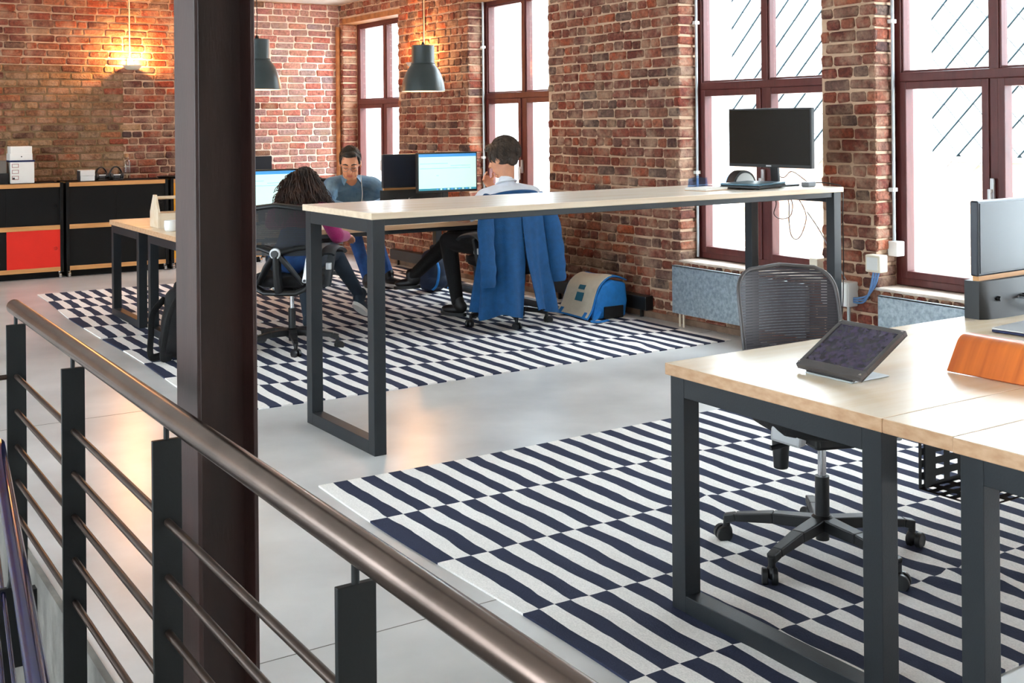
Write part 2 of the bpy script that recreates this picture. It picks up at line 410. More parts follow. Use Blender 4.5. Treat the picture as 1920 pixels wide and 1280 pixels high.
def brickwall_mat():
    m = bpy.data.materials.new('whitewashed_brick'); m.use_nodes = True
    nt = m.node_tree; n = nt.nodes; L = nt.links; b = n['Principled BSDF']; b.inputs['Roughness'].default_value = 0.9
    tc = n.new('ShaderNodeTexCoord'); mp = n.new('ShaderNodeMapping'); mp.inputs['Rotation'].default_value = (0, radians(90), radians(90))
    L.new(tc.outputs['Object'], mp.inputs['Vector'])
    sx = n.new('ShaderNodeSeparateXYZ'); L.new(tc.outputs['Object'], sx.inputs[0]); cb = n.new('ShaderNodeCombineXYZ')
    L.new(sx.outputs[1], cb.inputs[0]); L.new(sx.outputs[2], cb.inputs[1])
    br = n.new('ShaderNodeTexBrick'); br.inputs['Scale'].default_value = 1.0; br.inputs['Brick Width'].default_value = 0.22; br.inputs['Row Height'].default_value = 0.075
    br.inputs['Mortar Size'].default_value = 0.008
    br.inputs['Color1'].default_value = srgb(206, 180, 156); br.inputs['Color2'].default_value = srgb(170, 128, 104); br.inputs['Mortar'].default_value = srgb(214, 206, 192)
    L.new(cb.outputs[0], br.inputs['Vector'])
    L.new(br.outputs['Color'], b.inputs['Base Color'])
    MATS['whitewashed_brick'] = m
brickwall_mat()
# ------------------------------------------------------------------ the room
XW, YB, ZC = 5.64, 12.40, 2.86          # face of the window wall, face of the far wall, ceiling
XF = 5.82                                # front of the window frames
XO = 6.15                                # outer face of the window wall
WIN = [(10.91, 12.30), (8.14, 9.475), (5.105, 6.47), (3.33, 4.69), (1.40, 2.76), (-0.70, 0.66)]
SILL, HEAD = 0.46, 2.64

fl = MB().bx(0.775, XW + 0.05, -3.0, YB + 0.1, -0.32, 0.0).bx(-4.0, 0.775, 5.0, YB + 0.1, -0.32, 0.0)
floor = tag(fl.build('floor', MATS['concrete']), 'smooth pale polished concrete floor', None, None, 'structure')
tag(MB().bx(0.755, 0.775, -3.0, 5.0, -0.34, 0.004).build('trim_1', MATS['concrete_side'], floor), kind='structure')
joints = MB()
for y in (3.05, 6.1): joints.bx(0.78, 5.6, y - 0.002, y + 0.002, -0.001, 0.0006)
joints.build('joint', MATS['concrete_side'], floor)
tag(box(-4.0, 0.9, -3.0, 5.2, -2.9, -2.8).build('floor_lower', MATS['dark_floor']), 'dark wooden floor at the bottom of the stair well', None, None, 'structure')
tag(box(-4.0, XO, -3.0, YB + 0.5, ZC, ZC + 0.2).build('ceiling', MATS['ceiling_white']), 'pale concrete ceiling', None, None, 'structure')

wb = tag(box(-4.0, XO, YB, YB + 0.35, 0, ZC).build('wall_back', MATS['mortar']), 'far wall of exposed red and brown brick', None, None, 'structure')
wr = MB().bx(XW, XO, -3.0, YB, -0.3, SILL).bx(XW, XO, -3.0, YB, HEAD, ZC)
edges = [-3.0] + [v for w in sorted(WIN) for v in w] + [YB]
for i in range(0, len(edges), 2): wr.bx(XW, XO, edges[i], edges[i + 1], SILL, HEAD)
wr = tag(wr.build('wall_right', MATS['mortar']), 'window wall of exposed brick piers', None, None, 'structure')

tag(box(-4.3, XO, -3.3, -3.0, -2.8, ZC).build('wall_front_added', MATS['plaster_white']), 'unseen white wall added behind the viewer to cut fill light', None, None, 'structure')  # out of view, added to hold back the fill light from behind
wl = MB().bx(-4.3, -4.0, -3.0, YB + 0.35, -2.8, 0.4).bx(-4.3, -4.0, -3.0, YB + 0.35, 2.7, ZC)
for a_, b_ in ((-3.0, -1.2), (0.0, 2.0), (3.2, 5.2), (6.4, 8.4), (9.6, YB + 0.35)): wl.bx(-4.3, -4.0, a_, b_, 0.4, 2.7)  # unseen wall, added; its openings set how much fill light enters
tag(wl.build('wall_left_added', MATS['plaster_white']), 'unseen white wall added across the stair well, openings sized for fill light', None, None, 'structure')
tag(MB().bx(0.79, 0.99, -3.0, 5.2, -2.8, -0.32).bx(-4.0, 0.79, 5.02, 5.2, -2.8, -0.32).build('wall_stairwell', MATS['concrete_side']), 'grey walls of the stair well below the floor', None, None, 'structure')

# the older, browner patch of the far wall under the wall lamp
PATCH = (1.98, 3.18, 0.9, 2.10)
box(PATCH[0], PATCH[1], YB - 0.004, YB + 0.01, PATCH[2], PATCH[3]).build('mortar_patch', MATS['mortar_brown'], wb)
box(4.5, XW, YB - 0.003, YB + 0.01, 0.0, 2.84).build('mortar_patch', MATS['mortar_pale'], wb)  # paler mortar over the right end of the far wall

def to_px(p):
    d = Vector(p) - Vector((0, 0, CAM_H)); w = d.dot(_F)
    if w < 0.1: return None
    return 960 + FPX * d.dot(_r) / w, PY - FPX * d.dot(_u) / w, w

rb = random.Random(5)
def brick_geo(L, h, d, rg):
    j = lambda a: rg.uniform(-a, a)
    a, b = L / 2, h / 2
    q = 0.008 + rg.uniform(0, 0.006)
    c = [(-a + q, -b), (a - q, -b), (a, -b + q), (a, b - q), (a - q, b), (-a + q, b), (-a, b - q), (-a, -b + q)]
    o = [(x + j(0.004), z + j(0.004)) for x, z in c]
    i = [(x * (1 - 0.016 / L) + j(0.002), z * (1 - 0.016 / h) + j(0.002)) for x, z in o]
    v = [(x, 0.012, z) for x, z in o] + [(x, -d * 0.35, z) for x, z in o] + [(x, -d + j(0.003), z) for x, z in i]
    f = [tuple(range(16, 24))]
    for k in range(8):
        n = (k + 1) % 8
        f += [(k, n, 8 + n, 8 + k), (8 + k, 8 + n, 16 + n, 16 + k)]
    return v, f
def course(u0, u1, k, rg, bond):
    out = []; odd = k % 2
    u = u0 - rg.uniform(0, 0.1) if bond == 'english' else u0 - (0.109 if odd else 0.0) - rg.uniform(0, 0.03)
    while u < u1 - 0.02:
        if bond == 'english': L = 0.1 if odd and rg.random() < 0.88 else 0.2
        else: L = 0.2 if rg.random() < 0.8 else 0.1
        L += rg.uniform(-0.012, 0.014)
        a, b = max(u, u0), min(u + L, u1)
        if b - a > 0.045: out.append(((a + b) / 2, b - a))
        u += L + 0.012
    return out
NEWC = 0.0752
def layout_right():
    out = []
    for k in range(38):
        z = 0.037 + k * NEWC
        ext = -0.010
        spans = [(-1.0, YB - 0.01)] if (z < SILL - 0.09 or z > HEAD + 0.06) else [(edges[i] + ext if edges[i] > -2 else -1.0, edges[i + 1] - (0.01 if i + 2 >= len(edges) else 0)) for i in range(0, len(edges), 2)]
        for a, b in spans:
            for u, L in course(a, b, k, rb, 'english'): out.append(('R', u, z + rb.uniform(-0.003, 0.003), L))
        if SILL < z < HEAD:
            for y0, y1 in WIN:                       # the far jamb of each opening
                out.append(('J', y1, z + rb.uniform(-0.003, 0.003), 0.178))
    return out
def layout_back():
    out = []
    for k in range(38):
        z = 0.037 + k * NEWC
        for u, L in course(-1.6, XW - 0.01, k, rb, 'running'): out.append(('B', u, z + rb.uniform(-0.003, 0.003), L))
    return out
KIT = {}
for kind in ('brick_red', 'brick_brown', 'brick_wash'):
    for nm, L in (('long', 0.2), ('short', 0.1)):
        for q in range(6):
            v, f = brick_geo(L, 0.064, 0.013, random.Random(hash((nm, q)) % 1000 if False else q * 7 + len(nm)))
            KIT[kind, nm, q] = MB().add(v, f).mesh('brick', MATS[kind])
def place(kind, u, z):
    if kind == 'R': return Vector((XW, u, z)), -pi / 2
    if kind == 'B': return Vector((u, YB, z)), 0.0
    return Vector((XW + 0.083, u, z)), 0.0
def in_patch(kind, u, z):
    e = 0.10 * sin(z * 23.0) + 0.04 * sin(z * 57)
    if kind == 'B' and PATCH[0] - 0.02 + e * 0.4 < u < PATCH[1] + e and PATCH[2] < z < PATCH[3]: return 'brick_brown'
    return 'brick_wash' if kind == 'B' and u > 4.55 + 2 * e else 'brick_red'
def lay(wall, items):
    scored = []
    for it in items:
        p, rz = place(it[0], it[1], it[2]); q = to_px(p)
        vis = q is not None and -20 < q[0] < 1940 and -10 < q[1] < 1290 and not (it[0] == 'B' and (it[2] < 0.93 or 325 < q[0] < 475))
        scored.append((0 if vis else 1, q[2] if q else 99, it, p, rz))
    scored.sort(key=lambda s: (s[0], s[1]))
    near = scored[:300]; rest = scored[300:]
    for s in near:
        it = s[2]; nm = 'long' if it[3] > 0.14 else 'short'; L0 = 0.2 if nm == 'long' else 0.1
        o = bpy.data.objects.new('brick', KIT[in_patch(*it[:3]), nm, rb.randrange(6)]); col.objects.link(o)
        o.parent = wall; o.location = s[3]; o.rotation_euler = (0, rb.uniform(-0.012, 0.012), s[4]); o.scale = (it[3] / L0, rb.uniform(0.7, 1.25), rb.uniform(0.94, 1.04))
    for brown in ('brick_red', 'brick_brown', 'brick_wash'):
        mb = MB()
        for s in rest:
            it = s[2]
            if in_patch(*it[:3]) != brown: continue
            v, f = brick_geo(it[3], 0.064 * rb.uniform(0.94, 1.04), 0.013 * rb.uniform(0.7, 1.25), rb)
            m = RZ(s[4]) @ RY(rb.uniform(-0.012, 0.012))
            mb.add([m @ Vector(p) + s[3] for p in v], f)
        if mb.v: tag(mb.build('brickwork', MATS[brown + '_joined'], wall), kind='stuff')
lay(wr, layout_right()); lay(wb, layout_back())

# soldier bricks and whitened sill under each window, lintel above it
for y0, y1 in WIN[:5]:
    mb = MB(); y = y0
    while y < y1:
        v, f = brick_geo(0.07, 0.075, 0.013, rb); m = RZ(-pi / 2)
        mb.add([m @ Vector(p) + Vector((XW, y + 0.04, SILL - 0.052)) for p in v], f); y += 0.083
    tag(mb.build('brickwork', MATS['brick_red_joined'], wr), kind='stuff')
    MB().bx(XW - 0.018, XF + 0.02, y0, y1, SILL - 0.012, SILL + 0.006).build('sill', MATS['sill_paint'], wr, bevel=0.006)
    MB().bx(XW - 0.01, XF, y0 - 0.08, y1 + 0.06, HEAD - 0.01, HEAD + 0.05).build('lintel', MATS['pipe_rust'], wr, bevel=0.004)
tag(MB().bx(XW - 0.022, XW, -2.0, YB, 0, 0.045).build('baseboard_right', MATS['plinth_stone'], bevel=0.004), 'low stone plinth along the window wall', None, None, 'structure')

# ------------------------------------------------------------------ windows
def window(k, y0, y1):
    root = tag(empty('window_%d' % k, (XF, (y0 + y1) / 2, SILL)), 'tall red-brown timber window', None, None, 'structure')
    w = (y1 - y0) / 2; H = HEAD - SILL; zt = 1.73 - SILL
    fr = MB().bx(0, 0.09, -w, -w + 0.045, 0.01, H).bx(0, 0.09, w - 0.045, w, 0.01, H).bx(0, 0.09, -w + 0.045, w - 0.045, 0.01, 0.055).bx(0, 0.09, -w + 0.045, w - 0.045, H - 0.05, H)
    fr.build('window_frame', MATS['window_red'], root, bevel=0.004)
    box(-0.012, 0.09, -w + 0.045, w - 0.045, zt - 0.028, zt + 0.028).build('transom', MATS['window_red'], root, bevel=0.006)
    box(0.0, 0.09, -0.028, 0.028, 0.055, H - 0.05).build('mullion', MATS['window_red'], root, bevel=0.004)
    for sgn in (-1, 1):
        for lo, z0, z1, t in ((True, 0.055, zt - 0.028, 0.045), (False, zt + 0.028, H - 0.05, 0.014)):
            a, b = (0.028, w - 0.045) if sgn > 0 else (-w + 0.045, -0.028)
            xs0, xs1 = (-0.012, 0.06) if lo else (0.01, 0.06)
            s = MB().bx(xs0, xs1, a, a + t, z0, z1).bx(xs0, xs1, b - t, b, z0, z1).bx(xs0, xs1, a + t, b - t, z0, z0 + t).bx(xs0, xs1, a + t, b - t, z1 - t, z1)
            so = s.build('sash', MATS['window_red'], root, bevel=0.004)
            box(0.030, 0.036, a + t - 0.004, b - t + 0.004, z0 + t - 0.004, z1 - t + 0.004).build('pane', MATS['pane_glass'], so)
    hd = MB().bx(-0.03, -0.012, -0.012, 0.012, 0.56, 0.68).bx(-0.055, -0.03, -0.010, 0.010, 0.60, 0.62).bx(-0.058, -0.044, -0.009, 0.009, 0.50, 0.62)
    hd.build('window_handle', MATS['silver'], root, bevel=0.003)
    MB().bx(0.09, XO - XF + 0.005, w - 0.012, w - 0.001, 0.0, H).bx(0.09, XO - XF + 0.03, -w, w, -0.02, 0.02).build('outer_reveal', MATS['outer_paint'], root)
    return root
for k, (y0, y1) in enumerate(WIN[:5]): window(k + 1, y0, y1)

# ------------------------------------------------------------------ outside: the building across the yard
tag(box(XO, 30, -20, 40, -0.9, -0.8).build('ground', MATS['facade_white']), 'pale paved yard outside the windows', None, None, 'structure')
XN = 9.0
nb = tag(empty('neighbour_building', (XN, 9, -0.8)), 'white building across the yard with diamond slates above a brick base', 'building')
def nbox(nm, mat, x0, x1, y0, y1, z0, z1): return box(x0, x1, y0 - 9, y1 - 9, z0 + 0.8, z1 + 0.8).build(nm, MATS[mat], nb)
nbox('brick_base', 'whitewashed_brick', 0, 0.5, 2.0, 10.9, -0.8, 1.10)
nbox('coping', 'facade_white', -0.04, 0.5, 2.0, 10.9, 1.10, 1.14)
nbox('slate_backing', 'slate_gap', 0.02, 0.5, 2.0, 10.9, 1.14, 3.05)
nbox('rendered_wall', 'facade_white', -0.05, 0.5, 10.9, 24.0, -0.8, 3.05)
nbox('upper_cladding', 'facade_grey', -0.09, -0.05, 11.6, 15.4, 1.86, 3.0)
nbox('cladding_rail', 'facade_white', -0.12, -0.05, 11.6, 15.4, 1.80, 1.86)
hd = 0.150; t = 0.008
a = hd - 0.006
sl = []
for y, z in ((0, -a), (-a, 0), (0, a), (a, 0)):
    prou = 0.022 * (((-y) + (-z)) / a * 0.5 + 0.5)          # the lower right edge stands proud
    sl.append((-prou, y, z))
slate = MB().add([(x - t, y, z) for x, y, z in sl] + [(x + 0.004, y, z) for x, y, z in sl], [(0, 1, 2, 3), (7, 6, 5, 4)] + [(i, i + 4, (i + 1) % 4 + 4, (i + 1) % 4) for i in range(4)]).mesh('slate', [MATS['slate_white'], MATS['slate_gap']])
for i_, p_ in enumerate(slate.polygons): p_.material_index = 1 if i_ >= 2 else 0
r = 0
z = 1.14 + 0.02
while z < 3.1:
    y = 4.3 + (hd if r % 2 else 0)
    while y < 10.75:
        if z - hd > 1.0:
            o = bpy.data.objects.new('slate', slate); col.objects.link(o); o.parent = nb; o.location = (0.0, y - 9, z + 0.8 + hd * 0.0)
        y += 2 * hd
    z += hd; r += 1
# ------------------------------------------------------------------ fixtures on the walls
def radiator(y0, y1, label):
    t = tag(empty('radiator', (5.545, (y0 + y1) / 2, 0)), label, 'radiator', 'galvanised radiator covers under the windows')
    w = (y1 - y0) / 2
    MB().bx(-0.03, -0.018, -w, w, 0.098, 0.441).bx(-0.03, 0.0, -w, w, 0.432, 0.441).build('front_panel', MATS['galvanised'], t, bevel=0.002)
    b = MB().bx(-0.012, 0.05, -w + 0.03, w - 0.05, 0.12, 0.42)
    b.build('radiator_body', MATS['plastic_white'], t, bevel=0.01)
    MB().cyl((0.0, w - 0.02, 0.155), (0.0, w + 0.035, 0.155), 0.016).build('valve', MATS['pipe_cream'], t, smooth=40)
    for d in (0.05, 0.09):
        MB().cyl((0.0, w - d, 0.0), (0.0, w - d, 0.13), 0.0085).build('pipe', MATS['pipe_cream'], t, smooth=40)
    for yy in (-w + 0.1, w - 0.1): MB().bx(0.03, 0.07, yy - 0.01, yy + 0.01, 0.3, 0.33).build('bracket', MATS['plastic_white'], t)
    return t
radiator(5.15, 6.42, 'galvanised radiator cover under the window behind the tall table')
radiator(3.36, 4.58, 'galvanised radiator cover partly hidden by the front desk')

def conduit(x, y, z0, z1, label, r=0.010, ndir=(0, 1), group='zinc conduits beside the windows', mat='zinc', clamps=()):
    t = tag(empty('conduit_pipe', (x, y, z0)), label, 'pipe', group)
    MB().cyl((0, 0, 0), (0, 0, z1 - z0), r).build('tube', MATS[mat], t, smooth=40)
    for z in clamps: MB().bx(-0.022, 0.022, -0.014, 0.022, z - z0 - 0.012, z - z0 + 0.012).build('clamp', MATS['plastic_white'], t, bevel=0.003)
    return t
conduit(5.765, 4.660, 0.735, 2.63, 'zinc conduit beside the rightmost window', clamps=(1.05, 2.07))
conduit(5.785, 6.440, 0.48, 2.63, 'zinc conduit beside the window behind the tall table', clamps=(1.1, 2.2))
conduit(5.785, 9.445, 0.48, 2.63, 'zinc conduit beside the window behind the man in white', clamps=(1.15, 2.2))
conduit(5.605, 12.36, 0.02, 2.6, 'rusty brown pipe in the far corner of the room', r=0.028, mat='pipe_rust', group=None, clamps=())

jb = tag(box(-0.035, 0.035, -0.05, 0.022, -0.045, 0.045).build('junction_box', MATS['plastic_white'], bevel=0.006), 'small grey junction box at the end of the conduit', 'junction box')
jb.location = (5.765, 4.660, 0.695)
j2 = tag(empty('wall_socket', (XW - 0.013, 4.665, 0.615)), 'cream cable box on the corner of the narrow brick pier', 'cable box')
box(-0.062, 0.012, -0.06, 0.05, -0.052, 0.052).build('socket_body', MATS['plastic_cream'], j2, bevel=0.008)
box(-0.066, -0.062, -0.045, 0.035, -0.038, 0.038).build('socket_plate', MATS['plastic_white'], j2, bevel=0.002)
pb = tag(empty('distribution_box', (XW - 0.013, 4.92, 0.41)), 'grey electrical distribution box low on the narrow brick pier', 'electrical box')
box(-0.085, 0.012, -0.095, 0.12, -0.075, 0.075).build('box_body', MATS['plastic_white'], pb, bevel=0.006)
box(-0.092, -0.085, -0.09, 0.115, -0.07, 0.07).build('box_lid', MATS['plastic_white'], pb, bevel=0.003)
box(-0.0935, -0.092, -0.03, 0.02, -0.045, -0.03).build('nameplate', MATS['ink_dark'], pb)
for d in (-0.06, 0.05):
    MB().cyl((-0.04, d, -0.41), (-0.04, d, -0.07), 0.011).build('tube', MATS['zinc'], pb, smooth=40)
    box(-0.06, 0.01, d - 0.014, d + 0.014, -0.2, -0.18).build('clamp', MATS['plastic_white'], pb)
for i in range(3):
    d = i * 0.02
    cw_ = ('outermost', 'middle', 'innermost')[i]
    tag(MB().tube(bez([(XW - 0.05, 4.63 + d, 0.57), (XW - 0.055, 4.66 + d, 0.48 - d), (XW - 0.05, 4.73 + d * 0.6, 0.41 - d), (XW - 0.05, 4.84, 0.385 - d * 0.5)], 8), 0.006, 6).build('cable', MATS['cable_blue'], smooth=60), '%s of three blue-grey cables looping below the cream cable box' % cw_, 'cable', 'blue cables on the narrow brick pier')
tag(MB().tube(bez([(XW - 0.03, 4.90, 0.49), (XW - 0.04, 5.0, 0.64), (XW - 0.06, 5.08, 0.78), (XW - 0.1, 5.15, 0.9)], 8), 0.004, 6).build('cable', MATS['cable_grey'], smooth=60), 'thin grey cable rising from the distribution box', 'cable')
ws = tag(box(5.60, XF - 0.0, 5.125, 5.19, 0.50, 0.60).build('socket_box', MATS['plastic_cream'], bevel=0.006), 'cream socket box on the sill beside the narrow pier', 'socket')

for y0, y1, lab in ((6.77, 8.05, 'black wall trunking behind the blue messenger bag'), (10.05, 10.98, 'black wall trunking under the far corner window')):
    t = tag(empty('cable_trunking', (XW, (y0 + y1) / 2, 0.06)), lab, 'trunking', 'black trunking along the window wall')
    w = (y1 - y0) / 2
    box(-0.085, -0.012, -w, w, 0, 0.105).build('trunking_body', MATS['plastic_black'], t, bevel=0.004)
    box(-0.088, -0.085, -w + 0.01, w - 0.03, 0.088, 0.1).build('trunking_lid', MATS['plastic_dark'], t)
    for yy in (-w + 0.1, w - 0.1): box(-0.05, -0.03, yy - 0.01, yy + 0.01, -0.06, 0.0).build('foot', MATS['plastic_black'], t)

# wall lamps: a shallow bowl that throws its light up the bricks
def sconce(x, y, z, face, label, watt):
    t = tag(empty('wall_lamp', (x, y, z), face), label, 'lamp', 'uplighter wall lamps')
    # local: wall plane at y = 0, room towards -y
    box(-0.03, 0.03, -0.05, -0.008, -0.02, 0.055).build('mounting_box', MATS['plastic_cream'], t, bevel=0.004)
    prof = [(0.002, -0.045), (0.05, -0.043), (0.075, -0.03), (0.096, 0.0), (0.100, 0.004), (0.094, 0.003), (0.072, -0.024), (0.048, -0.036), (0.002, -0.038)]
    MB().lathe(prof, (0, -0.125, -0.025), 24).build('bowl', MATS['plastic_cream'], t, smooth=50)
    MB().ell((0, -0.115, -0.022), (0.024, 0.024, 0.024), 12, 8).build('bulb', MATS['bulb'], t, smooth=60)
    MB().cyl((0, -0.022, 0.055), (0, -0.022, ZC - z), 0.007).build('feed_pipe', MATS['pipe_cream'], t, smooth=40)
    l = bpy.data.lights.new('wall_lamp_light', 'POINT'); l.energy = watt; l.color = (1.0, 0.46, 0.15); l.shadow_soft_size = 0.03
    o = bpy.data.objects.new('wall_lamp_light', l); col.objects.link(o); o.parent = t; o.location = (0, -0.15, 0.045)
    return t
sconce(3.246, YB, 2.13, 0.0, 'bowl uplighter glowing on the far brick wall', 48)
sconce(XW, 10.30, 2.11, -pi / 2, 'bowl uplighter on the pier behind the pendant lamp', 30)

# pendant lamps
def pendant(x, y, zr, label, watt):
    t = tag(empty('pendant_lamp', (x, y, zr)), label, 'lamp', 'dark bell pendant lamps')
    out = [(0.190, 0.0), (0.187, 0.03), (0.178, 0.08), (0.16, 0.14), (0.135, 0.19), (0.112, 0.22), (0.102, 0.24), (0.1, 0.25), (0.099, 0.395), (0.092, 0.40), (0.001, 0.40)]
    inn = [(0.001, 0.39), (0.092, 0.388), (0.093, 0.25), (0.105, 0.215), (0.128, 0.185), (0.153, 0.136), (0.171, 0.078), (0.181, 0.03), (0.185, 0.0), (0.190, 0.0)]
    MB().lathe(out, n=40).build('lamp_shade', MATS['lamp_green'], t, smooth=40)
    MB().lathe(inn, n=40).build('shade_lining', MATS['lamp_inside'], t, smooth=40)
    MB().lathe([(0.104, 0.236), (0.108, 0.24), (0.104, 0.246)], n=40).build('shade_ring', MATS['lamp_green'], t, smooth=40)
    MB().cyl((0, 0, 0.40), (0, 0, 0.43), 0.018, 0.008).build('cord_grip', MATS['plastic_black'], t, smooth=40)
    MB().tube([(0, 0, 0.42), (0.004, 0, 0.6), (-0.003, 0, 0.8), (0, 0, ZC - zr)], 0.0035, 6).build('cord', MATS['cable_black'], t, smooth=60)
    MB().ell((0, 0, 0.16), (0.03, 0.03, 0.04), 12, 8).build('bulb', MATS['bulb'], t, smooth=60)
    l = bpy.data.lights.new('pendant_light', 'POINT'); l.energy = watt; l.color = (1.0, 0.74, 0.42); l.shadow_soft_size = 0.045
    o = bpy.data.objects.new('pendant_light', l); col.objects.link(o); o.parent = t; o.location = (0, 0, 0.10)
    return t
pendant(3.30, 8.81, 1.755, 'dark bell pendant lamp beside the steel column', 4)
pendant(4.84, 8.90, 1.757, 'dark bell pendant lamp in front of the window pier', 4)
# ------------------------------------------------------------------ steel column and railings
t = tag(empty('steel_column', (0.905, 2.70, 0)), 'rusty brown steel H column behind the railing', 'column')
d, b, tf = 0.078, 0.072, 0.010
MB().bx(-b, -b + tf, -d, d, 0, ZC).build('flange', MATS['column_steel'], t, bevel=0.002)
MB().bx(b - tf, b, -d, d, 0, ZC).build('flange', MATS['column_steel'], t, bevel=0.002)
MB().bx(-b + tf, b - tf, -0.004, 0.004, 0, ZC).build('web', MATS['column_steel'], t)
MB().bx(-b - 0.03, b + 0.03, -d - 0.03, d + 0.03, 0, 0.012).build('base_plate', MATS['column_steel'], t)

XR, ZR = 0.70, 0.88
rl = tag(empty('balustrade', (XR, 2.5, 0)), 'steel balustrade with round handrail along the stair well', 'railing')
pys = [4.10, 3.27, 2.41, 1.50, 0.62]
MB().tube([(0, 4.150 - 2.5, ZR), (0, 4.144 - 2.5, ZR), (0, 4.125 - 2.5, ZR)] + [(0, 4.1 - 2.5 - 0.1 * i, ZR) for i in range(42)], [0.012, 0.020, 0.0245] + [0.0245] * 42, 24).build('handrail', MATS['rail_steel'], rl, smooth=50)
BARS = [0.655, 0.540, 0.425, 0.310, 0.195]
for i, py_ in enumerate(pys):
    p = box(-0.030, 0.030, py_ - 2.506, py_ - 2.494, -0.30, 0.825).build('post', MATS['steel_black'], rl, bevel=0.0015)
    MB().cyl((0, py_ - 2.5, 0.825), (0, py_ - 2.5, ZR - 0.02), 0.006, n=10).build('stud', MATS['steel_black'], p, smooth=40)
    box(0.02, 0.056, py_ - 2.52, py_ - 2.48, -0.26, -0.05).build('fixing_plate', MATS['steel_black'], p)
    if i + 1 < len(pys):
        for zb in BARS:
            MB().tube([(0, py_ - 2.506, zb), (0, pys[i + 1] - 2.494, zb)], 0.0085, 12).build('bar', MATS['bar_steel'], rl, smooth=50)
MB().cyl((-0.03, 1.6, BARS[0]), (-1.2, 1.6, BARS[0]), 0.0085).build('bar', MATS['bar_steel'], rl, smooth=50)

sr = tag(empty('stair_rail', (0.42, 2.27, 0)), 'dark blue steel stair rail at the left edge', 'railing')
def stair_line(dx, z): return [(0.40 + dx - 0.42, 2.1 - 2.27, z), (0.635 + dx - 0.42, 4.05 - 2.27, z)]
MB().tube(stair_line(0, 0.45), 0.021, 16).build('handrail', MATS['blue_steel'], sr, smooth=50)
for dx, zz in ((-0.03, 0.36), (-0.045, 0.29), (-0.06, 0.22)): MB().tube(stair_line(dx, zz), 0.005, 10).build('bar', MATS['blue_steel'], sr, smooth=50)
for yy in (2.2, 3.0, 3.9):
    xx = 0.40 + (yy - 2.1) / 1.95 * 0.235 - 0.42
    MB().bx(xx - 0.07, xx - 0.012, yy - 2.276, yy - 2.264, -0.6, 0.37).build('post', MATS['steel_black'], sr)
    MB().cyl((xx - 0.02, yy - 2.27, 0.36), (xx, yy - 2.27, 0.44), 0.005).build('stud', MATS['steel_black'], sr)

# ------------------------------------------------------------------ rugs
def rug(x, y, rz, mat, label, seed, lumps):
    rg = random.Random(seed)
    pts = [(rg.uniform(0.2, 3.3), -rg.uniform(0.2, 2.3), rg.uniform(0.06, 0.16), rg.uniform(0.002, 0.007)) for _ in range(26)] + lumps
    ph = [rg.uniform(0, 6) for _ in range(6)]
    def h(px, py):
        s = 0.006
        for cx_, cy_, r_, a_ in pts:
            q = ((px - cx_) ** 2 + (py - cy_) ** 2) / (r_ * r_)
            if q < 6: s += a_ * math.exp(-q) * (0.6 + 0.4 * sin(px * 60 + py * 20))
        return s
    def f(u, v):
        px, py = u * 3.5, -v * 2.5
        px += 0.012 * sin(v * 7 + ph[0]) * (1 if u in (0, 1) else 0.4); py += 0.010 * sin(u * 9 + ph[1]) * (1 if v in (0, 1) else 0.3)
        return Vector((px, py, h(px, py) + 0.001))
    nu, nv = 112, 70
    mb = MB().grid(f, nu, nv)
    w = nu + 1; ring = [i for i in range(w)] + [j * w + nu for j in range(1, nv + 1)] + [nv * w + i for i in range(nu - 1, -1, -1)] + [j * w for j in range(nv - 1, 0, -1)]
    o = len(mb.v); mb.v += [(mb.v[i][0], mb.v[i][1], 0.0) for i in ring]; k = len(ring)
    mb.f += [(ring[i], ring[(i + 1) % k], o + (i + 1) % k, o + i) for i in range(k)]; mb.m += [0] * k
    r_ = tag(mb.build('striped_rug', MATS[mat], smooth=60), label, 'rug', 'black and white striped flat-woven rugs')
    r_.location = (x, y, 0); r_.rotation_euler = (0, 0, rz)
    return r_
rug(1.893, 4.400, 0.000, 'rug_weave', 'striped rug under the front desk and grey mesh chair', 1, [(1.05, -1.1, 0.1, 0.014), (1.2, -0.95, 0.09, 0.014), (1.35, -2.1, 0.2, 0.02)])
rug(2.025, 10.84, -0.026, 'rug_weave', 'striped rug farthest back beneath the office benches', 2, [])
rug(1.978, 8.282, -0.005, 'rug_weave_shifted', 'striped rug with the swivel chairs of the two seen from behind', 3, [(2.7, -1.4, 0.15, 0.012), (1.2, -1.2, 0.15, 0.012), (3.1, -1.2, 0.12, 0.012)])

# ------------------------------------------------------------------ desks
def desk(name, label, cat, x0, x1, y0, y1, zt, top, th, edge=None, rz=0.0, group=None, inset=0.012, frames=None):
    t = tag(empty(name, (x0, y0, 0), rz), label, cat, group)
    L, W = x1 - x0, y1 - y0; s = 0.06
    tp = MB().bx(0, L, 0, W, zt - th, zt); tp.m = [1, 0, 1, 1, 1, 1]; tp.build('tabletop', [MATS[top], MATS['birch_edge' if top == 'birch' else 'birch_edge_pale']], t, bevel=0.003)
    zb = zt - th
    for fx in (inset, L - inset - s):
        for fy in (inset, W - inset - s): box(fx, fx + s, fy, fy + s, 0, zb).build('leg', MATS['desk_steel'], t, bevel=0.002)
        box(fx, fx + s, inset + s, W - inset - s, zb - s, zb).build('top_beam', MATS['desk_steel'], t, bevel=0.002)
        box(fx, fx + s, inset + s, W - inset - s, 0.0, s).build('foot_beam', MATS['desk_steel'], t, bevel=0.002)
    for fy in (inset + 0.01, W - inset - s + 0.01): box(inset + s, L - inset - s, fy, fy + 0.04, zb - 0.03, zb).build('rail', MATS['desk_steel'], t, bevel=0.002)
    return t
desk('standing_table', 'tall pale wooden standing table on dark steel frames', 'table', 2.262, 5.37, 4.648, 5.40, 1.08, 'birch_pale', 0.030, rz=0.017)
